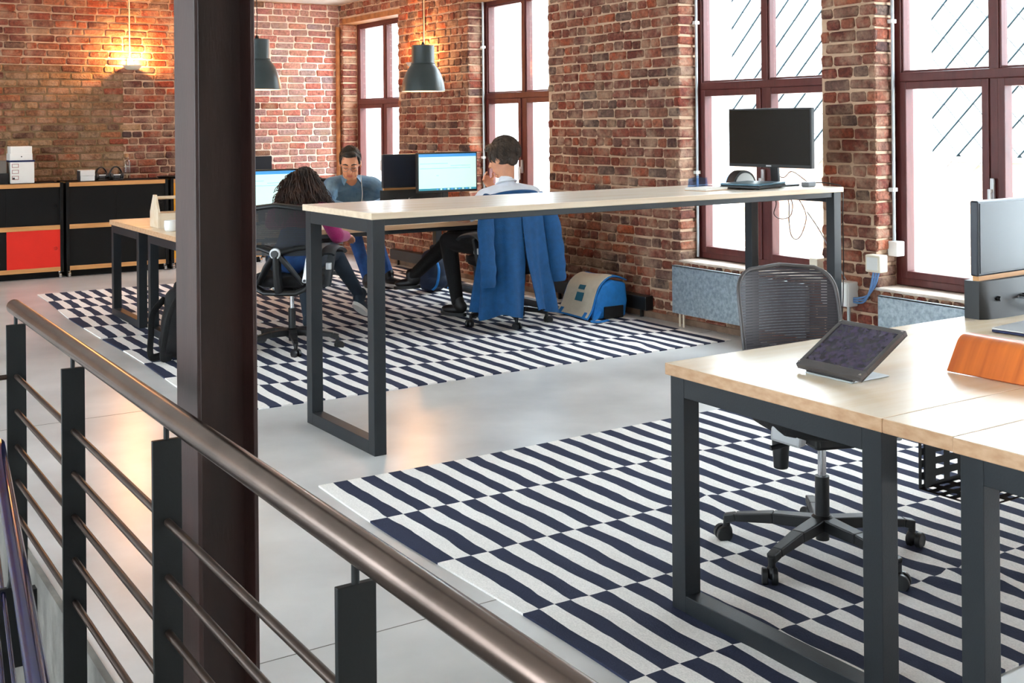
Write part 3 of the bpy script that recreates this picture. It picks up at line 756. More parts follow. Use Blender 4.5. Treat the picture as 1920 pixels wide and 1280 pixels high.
desk('office_desk', 'front wooden desk with the tablet stand on it', 'desk', 2.290, 5.20, 1.893, 2.703, 0.745, 'birch', 0.036, group='wooden desks on steel frames')
desk('office_desk', 'wooden desk cut off by the lower right corner', 'desk', 2.285, 5.20, 0.880, 1.690, 0.745, 'birch', 0.036, group='wooden desks on steel frames')
desk('office_desk', 'wooden desk with a toolbox caddy in front of the cabinets', 'desk', 2.285, 5.235, 8.545, 9.350, 0.745, 'birch', 0.036, group='wooden desks on steel frames')
desk('office_desk', 'wooden desk the woman and man seen from behind sit at', 'desk', 2.285, 5.235, 7.500, 8.335, 0.745, 'birch', 0.036, group='wooden desks on steel frames')
def bridge(x0, x1, y0, y1, zt, label, tray):
    t = tag(empty('cable_bridge', (x0, y0, 0)), label, 'desk panel', 'wooden strips between paired desks')
    L, W = x1 - x0, y1 - y0
    sb_ = box(0, L, 0.001, W - 0.001, zt - 0.036, zt); sb_.m = [1, 0, 1, 1, 1, 1]; sb_.build('strip_board', [MATS['birch'], MATS['birch_edge']], t, bevel=0.003)
    if tray:
        mb = MB(); cw, ch = 0.055, 0.030; z0 = zt - 0.19
        def cell(fn, i, j):      # a cell of the tray with a slot in it
            a, b = i * cw, j * ch; p = [(a, b), (a + cw, b), (a + cw, b + ch), (a, b + ch)]; q = [(a + .012, b + .009), (a + cw - .012, b + .009), (a + cw - .012, b + ch - .009), (a + .012, b + ch - .009)]
            mb.add([fn(*v) for v in p + q], [(0, 1, 5, 4), (1, 2, 6, 5), (2, 3, 7, 6), (3, 0, 4, 7)])
        nx = int((L - 0.5) / cw)
        for i in range(nx):
            for j in range(6): cell(lambda u, v: (0.12 + u, 0.01 + v, z0 + 0.0), i, j)
            for j in range(4): cell(lambda u, v: (0.12 + u, 0.01 + 0.18, z0 + v), i, j)
        mb.build('cable_tray', MATS['steel_black'], t)
        for xx in (0.14, 0.14 + nx * cw - 0.05):
            box(xx, xx + 0.02, 0.185, 0.1905, z0, zt - 0.036).build('tray_hanger', MATS['steel_black'], t)
    else:
        for xx in (0.3, L - 0.3): box(xx, xx + 0.03, 0.02, W - 0.02, zt - 0.066, zt - 0.036).build('bearer', MATS['steel_black'], t)
    return t
bridge(2.290, 5.20, 1.690, 1.893, 0.745, 'narrow wooden strip over the perforated cable tray of the front desks', True)
bridge(2.285, 5.235, 8.335, 8.545, 0.745, 'narrow wooden strip between the far paired desks', False)

# ------------------------------------------------------------------ cabinets on castors
def cabinet(x0, label, lower):
    x1 = x0 + 1.0; yf = 11.92; D = 0.44
    t = tag(empty('storage_cabinet', (x0, yf, 0)), label, 'cabinet', 'low cabinets along the far wall')
    W = 1.0; p = 0.03
    for x in (0.0, W - p):
        for y in (0.0, D - p): box(x, x + p, y, y + p, 0.062, 0.935).build('post', MATS['cabinet_black'], t, bevel=0.002)
    for z0, z1, nm in ((0.890, 0.930, 'top_shelf'), (0.476, 0.520, 'shelf'), (0.070, 0.112, 'shelf')):
        box(p, W - p, 0.002, D, z0, z1).build(nm, MATS['pine_edge'], t, bevel=0.002)
    box(p, W - p, 0.01, D, 0.930, 0.934).build('top_cover', MATS['cabinet_black'], t)
    box(p, W - p, D - 0.012, D, 0.112, 0.89).build('back_panel', MATS['cabinet_black'], t)
    for x in (0.004, W - p + 0.004): box(x, x + 0.02, p, D - p, 0.08, 0.92).build('side_panel', MATS['cabinet_black'], t)
    box(0.02, W - 0.02, 0.10, D - 0.02, 0.0, 0.069).build('plinth', MATS['cabinet_black'], t)  # black box filling the gap between bottom shelf and floor
    mid = W / 2
    for z0, z1, mats in ((0.520, 0.890, ('cabinet_black', 'cabinet_black')), (0.112, 0.476, lower)):
        dl = box(p, mid - 0.003, 0.016, 0.028, z0, z1).build('sliding_door', MATS[mats[0]], t)
        dr = box(mid + 0.003 - 0.02, W - p, 0.008 if z0 < 0.3 else 0.014, 0.022 if z0 < 0.3 else 0.0265, z0, z1).build('sliding_door', MATS[mats[1]], t, bevel=0.001)
        MB().lathe([(0.001, 0.0), (0.014, 0.0), (0.016, 0.003), (0.016, 0.006)], n=18).build('finger_pull', MATS['plastic_black'], dr)
        k = dr.children[0]; k.rotation_euler = (pi / 2, 0, 0); k.location = (W - p - 0.045, 0.0085 if z0 < 0.3 else 0.0145, (z0 + z1) / 2)
    for x in (0.03, W - 0.03):
        for y in (0.04, D - 0.04):
            c = MB().cyl((x, y, 0.035), (x, y, 0.066), 0.016)
            cb = c.build('castor', MATS['chrome'], t, smooth=40)
            MB().cyl((x - 0.012, y - 0.004, 0.029), (x + 0.012, y - 0.004, 0.029), 0.029, n=18).build('wheel', MATS['chrome'], cb, smooth=40)
    return t
cabinet(1.478, 'low cabinet with a red sliding door at the left edge', ('cabinet_black', 'cabinet_red'))
cabinet(2.504, 'low cabinet with four black sliding doors', ('cabinet_black', 'cabinet_black'))
c3 = cabinet(3.530, 'low cabinet with a yellow door mostly behind the steel column', ('cabinet_yellow', 'cabinet_black'))
for ch in c3.children:
    if ch.name.startswith('sliding_door'): ch.data.materials[0] = MATS['cabinet_yellow']
# ------------------------------------------------------------------ soft shapes grown from overlapping forms
def cap_pts(p0, p1, r0, r1, n=14):
    # a tapered capsule as a closed tube
    p0, p1 = Vector(p0), Vector(p1); d = (p1 - p0); L = d.length; d = d / max(L, 1e-9)
    pts, rs = [], []
    for i in range(6):
        a = pi / 2 * i / 5; pts.append(p0 - d * r0 * cos(a)); rs.append(max(r0 * sin(a), 1e-4))
    for i in range(6):
        a = pi / 2 * (1 - i / 5); pts.append(p1 + d * r1 * cos(a)); rs.append(max(r1 * sin(a), 1e-4))
    return pts, rs
def blob(name, prims, mats, parent=None, voxel=0.008, smooth_it=4, disp=None):
    """prims: ('c', p0, p1, r0, r1, material) tapered limbs or ('e', centre, radii, rotation, material) ellipsoids; one continuous skin"""
    mb = MB()
    for p in prims:
        if p[0] == 'c':
            pts, rs = cap_pts(*p[1:5]); mb.tube(pts, rs, 16)
        else: mb.ell(p[1], p[2], 20, 14, p[3])
    tmp = mb.build('tmp', [])
    bm = bmesh.new(); bm.from_mesh(tmp.data); bmesh.ops.recalc_face_normals(bm, faces=bm.faces); bm.to_mesh(tmp.data); bm.free()
    rm = tmp.modifiers.new('r', 'REMESH'); rm.mode = 'VOXEL'; rm.voxel_size = voxel; rm.adaptivity = 0
    if smooth_it:
        sm = tmp.modifiers.new('s', 'SMOOTH'); sm.factor = 0.5; sm.iterations = smooth_it
    dg = bpy.context.evaluated_depsgraph_get(); dg.update()
    me = bpy.data.meshes.new_from_object(tmp.evaluated_get(dg)); me.name = name
    old = tmp.data; bpy.data.objects.remove(tmp); bpy.data.meshes.remove(old)
    me.materials.clear()
    for m in mats: me.materials.append(m)
    import numpy as np
    n = len(me.vertices); co = np.empty(n * 3, dtype=np.float32); me.vertices.foreach_get('co', co); co = co.reshape(-1, 3)
    if disp is not None:
        nr = np.empty(n * 3, dtype=np.float32); me.vertices.foreach_get('normal', nr); nr = nr.reshape(-1, 3)
        co = co + nr * disp(co)[:, None]; me.vertices.foreach_set('co', co.astype(np.float32).ravel())
    if len(mats) > 1:
        f = len(me.polygons); fc = np.empty(f * 3, dtype=np.float32); me.polygons.foreach_get('center', fc); fc = fc.reshape(-1, 3)
        best = np.full(f, 1e9); mi = np.zeros(f, dtype=np.int32)
        for p in prims:
            if p[0] == 'c':
                a = np.array(p[1], float); b = np.array(p[2], float); ab = b - a; t_ = np.clip(((fc - a) @ ab) / max(ab @ ab, 1e-12), 0, 1)
                d = np.linalg.norm(fc - (a + t_[:, None] * ab), axis=1) - (p[3] + (p[4] - p[3]) * t_); m = p[5]
            else:
                R = np.array(p[3] if p[3] is not None else Matrix.Identity(3)); q = (fc - np.array(p[1])) @ R; r_ = np.array(p[2])
                k = np.linalg.norm(q / r_, axis=1); g = np.linalg.norm(q / r_ ** 2, axis=1); d = k * (k - 1) / np.maximum(g, 1e-6); m = p[4]
            s = d < best; best[s] = d[s]; mi[s] = m
        me.polygons.foreach_set('material_index', mi)
    me.polygons.foreach_set('use_smooth', [True] * len(me.polygons)); me.update()
    o = bpy.data.objects.new(name, me); col.objects.link(o)
    if parent is not None: o.parent = parent
    return o

# ------------------------------------------------------------------ swivel chairs (local: faces +y, origin on the floor under the column)
def chair_base(t, star, mat='plastic_black', K=1.0):
    hub = MB().lathe([(0.001, 0.055), (0.022, 0.055), (0.024, 0.085), (0.040, 0.09), (0.042, 0.128), (0.028, 0.14), (0.001, 0.14)], n=20).build('hub', MATS[mat], t, smooth=40)
    for k in range(5):
        a = star + k * 2 * pi / 5; ca, sa = cos(a) * K, sin(a) * K
        mb = MB(); prev = (0.02, 0.112, 0.052, 0.042)
        for r_, z_, w_, h_ in ((0.15, 0.108, 0.044, 0.036), (0.27, 0.092, 0.034, 0.028), (0.305, 0.082, 0.030, 0.030)):
            mb.beam((prev[0] * ca, prev[0] * sa, prev[1]), (r_ * ca, r_ * sa, z_), prev[2], prev[3], w_, h_); prev = (r_, z_, w_, h_)
        mb.build('base_arm', MATS[mat], t, bevel=0.004)
        c = MB().cyl((0.30 * ca, 0.30 * sa, 0.03), (0.30 * ca, 0.30 * sa, 0.085), 0.012)
        c.ell((0.30 * ca, 0.30 * sa, 0.038), (0.020, 0.020, 0.024), 12, 8)
        cs = c.build('castor', MATS[mat], t, smooth=50)
        tx, ty = -sin(a + 0.6), cos(a + 0.6)
        for s in (-1, 1):
            px_, py_ = 0.312 * ca + tx * s * 0.016, 0.312 * sa + ty * s * 0.016
            MB().cyl((px_ - tx * 0.009, py_ - ty * 0.009, 0.0285), (px_ + tx * 0.009, py_ + ty * 0.009, 0.0285), 0.0275, n=20).build('wheel', MATS[mat], cs, smooth=40, bevel=0.003)
    MB().cyl((0, 0, 0.12), (0, 0, 0.27), 0.024, n=20).build('gas_column', MATS[mat], t, smooth=40)
    MB().cyl((0, 0, 0.27), (0, 0, 0.385), 0.014, n=16).build('gas_piston', MATS['chrome'], t, smooth=40)
    return hub
def sell(hw, hl, p, n=36):
    out = []
    for i in range(n):
        a = 2 * pi * i / n; c, s = cos(a), sin(a)
        out.append((hw * math.copysign(abs(c) ** (2 / p), c), hl * math.copysign(abs(s) ** (2 / p), s)))
    return out
def seat(t, zt, mat, hw=0.245, hl=0.235, yo=0.03):
    mb = MB(); rings = []
    for z, k in ((zt - 0.075, 0.80), (zt - 0.06, 0.95), (zt - 0.03, 1.0), (zt - 0.012, 0.985), (zt - 0.002, 0.93), (zt, 0.80), (zt - 0.006, 0.4)):
        rings.append([(x * k, y * k + yo, z) for x, y in sell(hw, hl, 3.2)])
    n = 36; vs = [p for r_ in rings for p in r_] + [(0, yo, zt - 0.010), (0, yo, zt - 0.075)]
    fs = [(i * n + j, i * n + (j + 1) % n, (i + 1) * n + (j + 1) % n, (i + 1) * n + j) for i in range(len(rings) - 1) for j in range(n)]
    e = len(vs) - 2; b0 = (len(rings) - 1) * n
    fs += [(b0 + j, b0 + (j + 1) % n, e) for j in range(n)] + [((j + 1) % n, j, e + 1) for j in range(n)]
    return mb.add(vs, fs).build('seat', MATS[mat], t, smooth=60)
def mechanism(t, zs):
    m = MB().bx(-0.075, 0.075, -0.10, 0.11, zs - 0.135, zs - 0.075).bx(-0.05, 0.05, -0.16, -0.10, zs - 0.125, zs - 0.085)
    q = m.build('tilt_mechanism', MATS['plastic_black'], t, bevel=0.012)
    MB().cyl((0.07, 0.03, zs - 0.115), (0.20, 0.03, zs - 0.135), 0.008).build('lever', MATS['plastic_black'], q, smooth=40)
    MB().cyl((0.14, -0.02, zs - 0.12), (0.14, -0.02, zs - 0.22), 0.030, 0.024).build('tension_knob', MATS['plastic_black'], q, smooth=40, bevel=0.004)
    MB().cyl((-0.10, 0.08, zs - 0.11), (-0.16, 0.09, zs - 0.115), 0.013).build('adjuster', MATS['silver'], q, smooth=40)
def armrests(t, zs, zp, mat='plastic_dark', both=True):
    for s in (-1, 1):
        p = MB().beam((s * 0.13, -0.02, zs - 0.09), (s * 0.255, -0.03, zs - 0.07), 0.05, 0.025).beam((s * 0.25, -0.035, zs - 0.08), (s * 0.285, -0.02, zp - 0.02), 0.05, 0.03)
        p = p.build('armrest', MATS[mat], t, bevel=0.006)
        MB().obx((s * 0.268, -0.027, (zs + zp) / 2 - 0.03), (0.038, 0.06, 0.045)).build('height_button', MATS['silver'], p, bevel=0.005)
        def f(u, v): return Vector((s * 0.285 + (u - 0.5) * 0.085, -0.12 + v * 0.27, zp + 0.006 - 0.03 * (2 * v - 1.0) ** 4 + 0.008 * sin(v * 5) - 0.012 * (2 * u - 1) ** 4))
        MB().shell(f, 8, 14, 0.022).build('arm_pad', MATS[mat], p, smooth=50)
def back_fn(z0, z1, wb, wm, y0, rec, cup, p=2.6, vt=0.68):
    def hw(v):
        w = wb + (wm - wb) * (1 - (1 - min(v / 0.6, 1)) ** 2)
        if v > vt: q = (v - vt) / (1 - vt); w *= max(1 - q ** p, 0.0) ** (1 / p)
        elif v < 0.12: q = (0.12 - v) / 0.12; w *= max(1 - (q * 0.9) ** 3, 0.0) ** (1 / 3)
        return w
    def f(u, v):
        s = (2 * u - 1); w = hw(v)
        return Vector((s * w, y0 - rec * v ** 1.25 + 0.02 * sin(v * pi) + cup * (s * w / wm) ** 2, z0 + (z1 - z0) * v))
    return f
def back_rim(f, n=26):
    L = [f(0, i / n) for i in range(n + 1)]; Rr = [f(1, i / n) for i in range(n, -1, -1)]
    T = [f(i / 8, 0.999) for i in range(1, 8)]; B = [f(1 - i / 10, 0.0) for i in range(1, 10)]
    return L + Rr + B + [L[0], L[1]]

def mesh_chair(loc, rz, star, label):
    t = tag(empty('swivel_chair', (*loc, 0), rz), label, 'chair')
    chair_base(t, star - rz, K=1.1); zs = 0.52
    mechanism(t, zs)
    seat(t, zs, 'fabric_black', 0.24, 0.22)
    f = back_fn(0.50, 0.947, 0.165, 0.190, -0.245, 0.075, 0.04, 3.4, 0.70)
    fr = MB().tube(back_rim(f, 40), 0.0075, 10, caps=False).build('back_frame', MATS['frame_grey'], t, smooth=60)
    MB().grid(lambda u, v: f(0.02 + u * 0.96, 0.01 + v * 0.98), 24, 30).build('mesh_back', MATS['chair_mesh_grey'], t, smooth=60)
    MB().tube(bez([(0, -0.10, zs - 0.10), (0, -0.22, zs - 0.06), (0, -0.285, 0.56), (0, -0.30, 0.66)]), [0.028] * 37, 10, flat=0.5).build('back_spine', MATS['plastic_grey'], t, smooth=60)
    for s in (-1, 1):
        MB().tube(bez([(s * 0.05, -0.28, 0.58), (s * 0.13, -0.265, 0.60), (s * 0.165, -0.25, 0.63)]), 0.012, 8).build('back_brace', MATS['plastic_grey'], t, smooth=60)
        MB().beam((s * 0.16, 0.19, zs - 0.07), (s * 0.22, 0.10, zs - 0.06), 0.05, 0.05).build('seat_bracket', MATS['silver'], t, bevel=0.01)
    return t
mesh_chair((3.01, 2.74), 2.78, radians(122), 'grey mesh swivel chair pushed under the front desk')

def task_chair(loc, rz, star, label, zb=0.965, zs=0.50):
    t = tag(empty('swivel_chair', (*loc, 0), rz), label, 'chair', 'black task chairs at the far desks')
    chair_base(t, star - rz)
    mechanism(t, zs); seat(t, zs, 'fabric_black'); armrests(t, zs, 0.665)
    f = back_fn(0.40, zb, 0.16, 0.235, -0.235, 0.06, 0.05, 3.2, 0.72)
    MB().tube(back_rim(f), 0.028, 10, caps=False, flat=0.6).build('back_frame', MATS['plastic_black'], t, smooth=60)
    MB().grid(lambda u, v: f(0.02 + u * 0.96, 0.42 + v * 0.57), 20, 20).build('mesh_back', MATS['chair_mesh_black'], t, smooth=60)
    k = Vector((0, -0.285, 0.66))
    b = MB()
    for u, v in ((0.03, 0.52), (0.97, 0.52), (0.10, 0.10), (0.90, 0.10)):
        p = f(u, v); b.tube([k, (k + p) / 2 + Vector((0, -0.012, 0.012)), p], [0.042, 0.036, 0.030], 10, flat=0.5)
    b.tube([k + Vector((0, 0, 0.0)), Vector((0, -0.28, 0.54)), f(0.5, 0.02) + Vector((0, -0.01, 0))], [0.046, 0.042, 0.042], 10, flat=0.6)
    b.tube(bez([f(0.5, 0.04), (0, -0.19, zs - 0.10), (0, -0.08, zs - 0.10)]), 0.03, 10, flat=0.6)
    b.build('back_support', MATS['plastic_black'], t, smooth=60)
    kn = MB().cyl(k + Vector((0, -0.012, 0)), k + Vector((0, -0.034, 0)), 0.036, n=24).build('lumbar_ring', MATS['silver'], t, smooth=40, bevel=0.004)
    MB().cyl(k + Vector((0, -0.03, 0)), k + Vector((0, -0.05, 0)), 0.022, n=20).build('lumbar_knob', MATS['plastic_black'], kn, smooth=40)
    for s in (0.055, 0.945):
        p, q = f(s, 0.12) + Vector((0, -0.034, 0)), f(s, 0.40) + Vector((0, -0.034, 0))
        pl = MB().beam(p, q, 0.032, 0.018, 0.055, 0.018).build('side_bracket', MATS['silver'], t, bevel=0.008)
        for w in (0.1, 0.9): MB().cyl(p.lerp(q, w) + Vector((0, -0.008, 0)), p.lerp(q, w) + Vector((0, -0.016, 0)), 0.009, n=12).build('bolt', MATS['plastic_black'], pl)
    return t
task_chair((2.93, 7.22), -0.72, radians(252), 'black swivel chair the curly-haired woman sits on')
task_chair((4.60, 7.22), 0.08, radians(180), 'black swivel chair under the blue coat')
task_chair((4.36, 9.98), pi - 0.1, radians(100), 'black swivel chair of the man in denim')
# ------------------------------------------------------------------ blue coat over the chair back
ct = tag(empty('coat', (4.53, 7.02, 0)), 'blue coat hung over the back of a swivel chair', 'coat')
def coat_f(u, v, side):
    # side -1 / +1: the half of the body left or right of the centre vent
    a = (u * radians(118)) * side
    hw = 0.235 + 0.075 * v ** 1.2; dp = 0.075 + 0.13 * v
    fold = 1 + (0.13 * v) * sin(u * 15 + 1.3 * side) + 0.05 * v * sin(u * 31 + v * 3)
    vent = side * max(0.0, v - 0.55) * 0.11 * (1 - u) ** 2
    x = hw * sin(a) * fold + vent; y = -0.03 - dp * cos(a) * fold
    top = 0.976 - 0.05 * u ** 2.5
    hem = 0.12 + 0.10 * (1 - u) * (side > 0) * 0.2 + 0.02 * sin(u * 9 + side)
    if v < 0.06: y += (0.06 - v) * 1.2 * cos(a)
    return Vector((x, y, top + (hem - top) * v))
for side in (-1, 1):
    MB().shell(lambda u, v: coat_f(u, v, side), 40, 44, 0.008).build('coat_panel', MATS['fabric_blue'], ct, smooth=70)
for side in (-1, 1):
    pts = bez([(side * 0.20, -0.02, 0.95), (side * 0.262, -0.075, 0.84), (side * 0.290, -0.12, 0.62), (side * 0.292 - 0.0, -0.15, 0.45), (side * 0.298, -0.15, 0.335)], 10)
    rs = [0.05 + 0.022 * min(1, i / 10) - 0.012 * i / len(pts) for i in range(len(pts))]
    MB().tube(pts, [r_ * (1 + 0.05 * sin(i * 0.9)) for i, r_ in enumerate(rs)], 16, flat=0.62, up=(0, 1, 0)).build('sleeve', MATS['fabric_blue'], ct, smooth=70)
MB().tube(bez([(-0.19, 0.03, 0.93), (-0.15, -0.075, 0.970), (0, -0.105, 0.985), (0.15, -0.075, 0.970), (0.19, 0.03, 0.93)], 8), 0.022, 12, flat=0.7).build('collar', MATS['fabric_blue'], ct, smooth=70)

# ------------------------------------------------------------------ screens
def lit_monitor(x, y, z0, w, h, label):
    t = tag(empty('monitor', (x, y, 0.745)), label, 'monitor', 'lit monitors on the far desks'); z = z0 - 0.745
    body = box(-w / 2, w / 2, 0, 0.035, z, z + h).build('monitor_housing', MATS['plastic_black'], t, bevel=0.004)
    box(-w / 2 + 0.012, w / 2 - 0.012, -0.0015, 0.0, z + 0.018, z + h - 0.012).build('screen', MATS['screen_lit'], t)
    s = t.children[-1]
    a, b = -w / 2 + 0.012, w / 2 - 0.012
    box(a, b, -0.0025, -0.0015, z + h - 0.036, z + h - 0.012).build('title_bar', MATS['screen_bar'], s)
    box(a, b, -0.0025, -0.0015, z + 0.018, z + 0.034).build('task_bar', MATS['screen_task'], s)
    for i in range(10): box(a + 0.16 + i * 0.034, a + 0.176 + i * 0.034, -0.0032, -0.0025, z + 0.020, z + 0.032).build('task_icon', MATS['screen_lit' if i % 2 else 'screen_bar'], s)
    for q, (u0, u1, v) in enumerate(((0.02, 0.5, 0.72), (0.02, 0.9, 0.60), (0.3, 0.34, 0.42), (0.55, 0.9, 0.66))):
        box(a + u0 * (b - a), a + u1 * (b - a), -0.0022, -0.0015, z + h * v, z + h * v + 0.002).build('text_line', MATS['screen_task'], s)
    MB().beam((0, 0.045, 0.02), (0, 0.05, z + 0.12), 0.05, 0.02).build('stand', MATS['plastic_black'], t, bevel=0.004)
    box(-0.12, 0.12, -0.03, 0.12, 0, 0.014).build('stand_foot', MATS['plastic_black'], t, bevel=0.005)
    return t
lit_monitor(4.655, 8.16, 0.922, 0.555, 0.322, 'lit monitor with a pale screen in front of the man in white')
lit_monitor(3.10, 8.16, 0.850, 0.550, 0.298, 'lit monitor half hidden behind the curly-haired woman')
def all_in_one(x, y, z, rz, label, w=0.56):
    t = tag(empty('desktop_computer', (x, y, z), rz), label, 'computer', 'dark all-in-one computers seen from behind')
    up = box(-w / 2, w / 2, -0.016, 0.016, 0.155, 0.43).build('screen_back', MATS['screen_back'], t, bevel=0.006)
    box(-w / 2 + 0.012, w / 2 - 0.012, -0.0185, -0.016, 0.165, 0.42).build('rear_cover', MATS['screen_back'], up, bevel=0.002)
    MB().bx(-w / 2 + 0.01, w / 2 - 0.01, -0.012, 0.012, 0.135, 0.155).build('wooden_strip', MATS['pine_edge'], t)
    def f(u, v): return Vector(((u - 0.5) * w, -0.02 - 0.035 * (1 - (2 * u - 1) ** 2) ** 0.5 * (1 - 0.5 * v), v * 0.138))
    mb = MB().bx(-w / 2, w / 2, -0.02, 0.04, 0, 0.138); mb.shell(f, 24, 4, 0.006)
    bd = mb.build('lower_housing', MATS['plastic_black'], t, smooth=30)
    MB().cyl((-w / 2 + 0.085, -0.055, 0.072), (-w / 2 + 0.085, -0.040, 0.072), 0.009, n=14).build('lock_slot', MATS['cable_black'], bd)
    for i in range(3):
        MB().obx((-w / 2 + 0.20 + i * 0.018, -0.068, 0.068 + 0.004 * i), (0.012, 0.035, 0.008)).build('plug', MATS['chrome' if i == 0 else 'cable_black'], bd)
        MB().tube(bez([(-w / 2 + 0.2 + i * 0.018, -0.08, 0.068), (-w / 2 + 0.25 + i * 0.02, -0.11, 0.05), (-w / 2 + 0.33 + i * 0.02, -0.085, 0.012), (-w / 2 + 0.42, -0.06, 0.006)], 6), 0.004, 6).build('cable', MATS['cable_black'], bd, smooth=60)
    return t
all_in_one(3.985, 2.655, 0.745, 0.05, 'dark all-in-one computer cut off by the right edge')
all_in_one(4.50, 8.47, 0.800, 0.0, 'dark all-in-one computer beside the lit monitor')
all_in_one(3.00, 8.47, 0.810, 0.0, 'dark all-in-one computer above the woman\'s lit monitor')
for x in (4.50, 3.00): tag(box(x - 0.2, x + 0.2, 8.40, 8.54, 0.745, 0.800 if x > 4 else 0.810).build('monitor_riser', MATS['pine_edge'], bevel=0.004), 'wooden riser under the dark computer %s' % ('beside the lit monitor' if x > 4 else 'behind the woman'), 'riser', 'wooden monitor risers')

mo = tag(empty('monitor', (5.12, 5.05, 1.08), radians(-87)), 'switched-off black monitor on the tall table', 'monitor')
# local: the screen faces -y
box(-0.325, 0.325, -0.012, 0.018, 0.112, 0.470).build('monitor_housing', MATS['plastic_black'], mo, bevel=0.004)
box(-0.315, 0.315, -0.0135, -0.012, 0.132, 0.460).build('screen', MATS['screen_dark'], mo)
box(-0.02, 0.02, -0.0138, -0.0125, 0.118, 0.126).build('badge', MATS['silver'], mo)
MB().beam((0, 0.05, 0.01), (0, 0.03, 0.22), 0.06, 0.02).build('stand', MATS['plastic_black'], mo, bevel=0.004)
box(-0.11, 0.11, -0.02, 0.14, 0.0, 0.012).build('stand_foot', MATS['plastic_black'], mo, bevel=0.005)

# ------------------------------------------------------------------ on the tall table
lp = tag(empty('laptop', (4.885, 4.955, 1.08), 0.34), 'closed dark laptop under the black monitor', 'laptop')
box(-0.175, 0.175, -0.125, 0.125, 0.006, 0.022).build('laptop_base', MATS['plastic_black'], lp, bevel=0.004)
box(-0.175, 0.175, -0.125, 0.125, 0.0225, 0.034).build('laptop_lid', MATS['laptop_teal'] if 'laptop_teal' in MATS else M('laptop_teal', (74, 108, 124), 0.3, metal=0.3, var=0.06), lp, bevel=0.004)
for sx in (-1, 1):
    for sy in (-1, 1): MB().cyl((sx * 0.15, sy * 0.1, 0), (sx * 0.15, sy * 0.1, 0.007), 0.01, n=10).build('rubber_foot', MATS['plastic_black'], lp)
hr = tag(empty('tape_dispenser', (4.995, 5.165, 1.08), radians(-8)), 'black and white half-round tape dispenser', 'dispenser')
outl = [(0.085, 0.0)] + arc((0, 0.0), 0.085, 0, pi, 20) + [(-0.085, 0.0)]
MB().prism([(0.085 * cos(a), 0.095 * sin(a)) for a in [pi * i / 20 for i in range(21)]], lambda p, q, s: (p, s, q), -0.035, 0.045).build('shell', MATS['plastic_black'], hr, smooth=30)
MB().prism([(0.07 * cos(a), 0.078 * sin(a) + 0.003) for a in [pi * i / 20 for i in range(21)]], lambda p, q, s: (p, s, q), -0.039, -0.034).build('face_plate', MATS['plastic_white'], hr, smooth=30)
MB().bx(-0.05, 0.05, -0.02, 0.02, 0.0945, 0.0955).build('label_strip', MATS['paper_white'], hr)
for (x, y, a, lab) in ((4.79, 5.245, 0.3, 'clear blue plastic tray at the back of the tall table'), (5.13, 5.30, -0.2, 'clear blue plastic tray behind the monitor stand')):
    tr = tag(empty('letter_tray', (x, y, 1.08), a), lab, 'tray', 'clear blue trays on the tall table')
    MB().bx(-0.11, 0.11, -0.07, 0.07, 0, 0.004).build('tray_floor', MATS['blue_clear'], tr)
    MB().prism([(-0.07, 0.004), (0.07, 0.004), (0.06, 0.05), (0.0, 0.072), (-0.06, 0.05)], lambda p, q, s: (s, p, q), -0.11, -0.106).build('end_wall', MATS['blue_clear'], tr)
    MB().bx(-0.106, 0.11, 0.066, 0.07, 0.004, 0.05).build('side_wall', MATS['blue_clear'], tr)
nbk = tag(empty('notebook', (4.545, 4.985, 1.08), 0.2), 'thin white notebook on the tall table', 'notebook')
box(-0.105, 0.105, -0.075, 0.075, 0.0, 0.003).build('back_cover', MATS['cork'], nbk); box(-0.104, 0.103, -0.073, 0.073, 0.003, 0.013).build('pages', MATS['paper_white'], nbk)
box(-0.105, 0.105, -0.075, 0.075, 0.013, 0.016).build('front_cover', MATS['paper_white'], nbk, bevel=0.001)
ad = tag(empty('power_adapter', (5.245, 4.86, 1.08), 0.3), 'grey power adapter at the end of the tall table', 'adapter')
box(-0.05, 0.05, -0.025, 0.025, 0.0, 0.028).build('adapter_body', MATS['plastic_grey'], ad, bevel=0.006)
MB().tube(bez([(0.05, 0, 0.012), (0.085, -0.015, 0.02), (0.124, -0.10, 0.012), (0.128, -0.155, -0.02), (0.118, -0.16, -0.2), (0.122, -0.16, -0.5), (0.10, -0.15, -0.8), (0.08, -0.05, -1.07)], 8), 0.0035, 6).build('adapter_cable', MATS['cable_black'], ad, smooth=60)
def cable(pts, r_, mat, label, grp=None):
    return tag(MB().tube(bez(pts, 8), r_, 6).build('cable', MATS[mat], smooth=60), label, 'cable', grp)
cable([(5.20, 5.12, 1.045), (5.22, 5.1, 0.97), (5.20, 5.1, 0.905), (5.26, 5.1, 0.872), (5.34, 5.1, 0.885), (5.36, 5.1, 0.96), (5.33, 5.12, 1.045)], 0.0032, 'cable_red', 'thin red cable sagging in a loop under the tall table')
cable([(5.30, 5.15, 1.045), (5.345, 5.12, 0.98), (5.35, 5.12, 0.85), (5.37, 5.12, 0.76), (5.42, 5.12, 0.735), (5.47, 5.12, 0.78), (5.50, 5.12, 0.88), (5.44, 5.13, 0.99), (5.36, 5.15, 1.045)], 0.0032, 'cable_red', 'thin dark red cable hanging lower beneath the tall table')
cable([(5.14, 5.10, 1.20), (5.19, 5.02, 1.13), (5.25, 5.0, 1.165), (5.28, 4.93, 1.12), (5.30, 4.90, 1.085)], 0.0032, 'cable_red', 'loose cable tangled behind the black monitor')

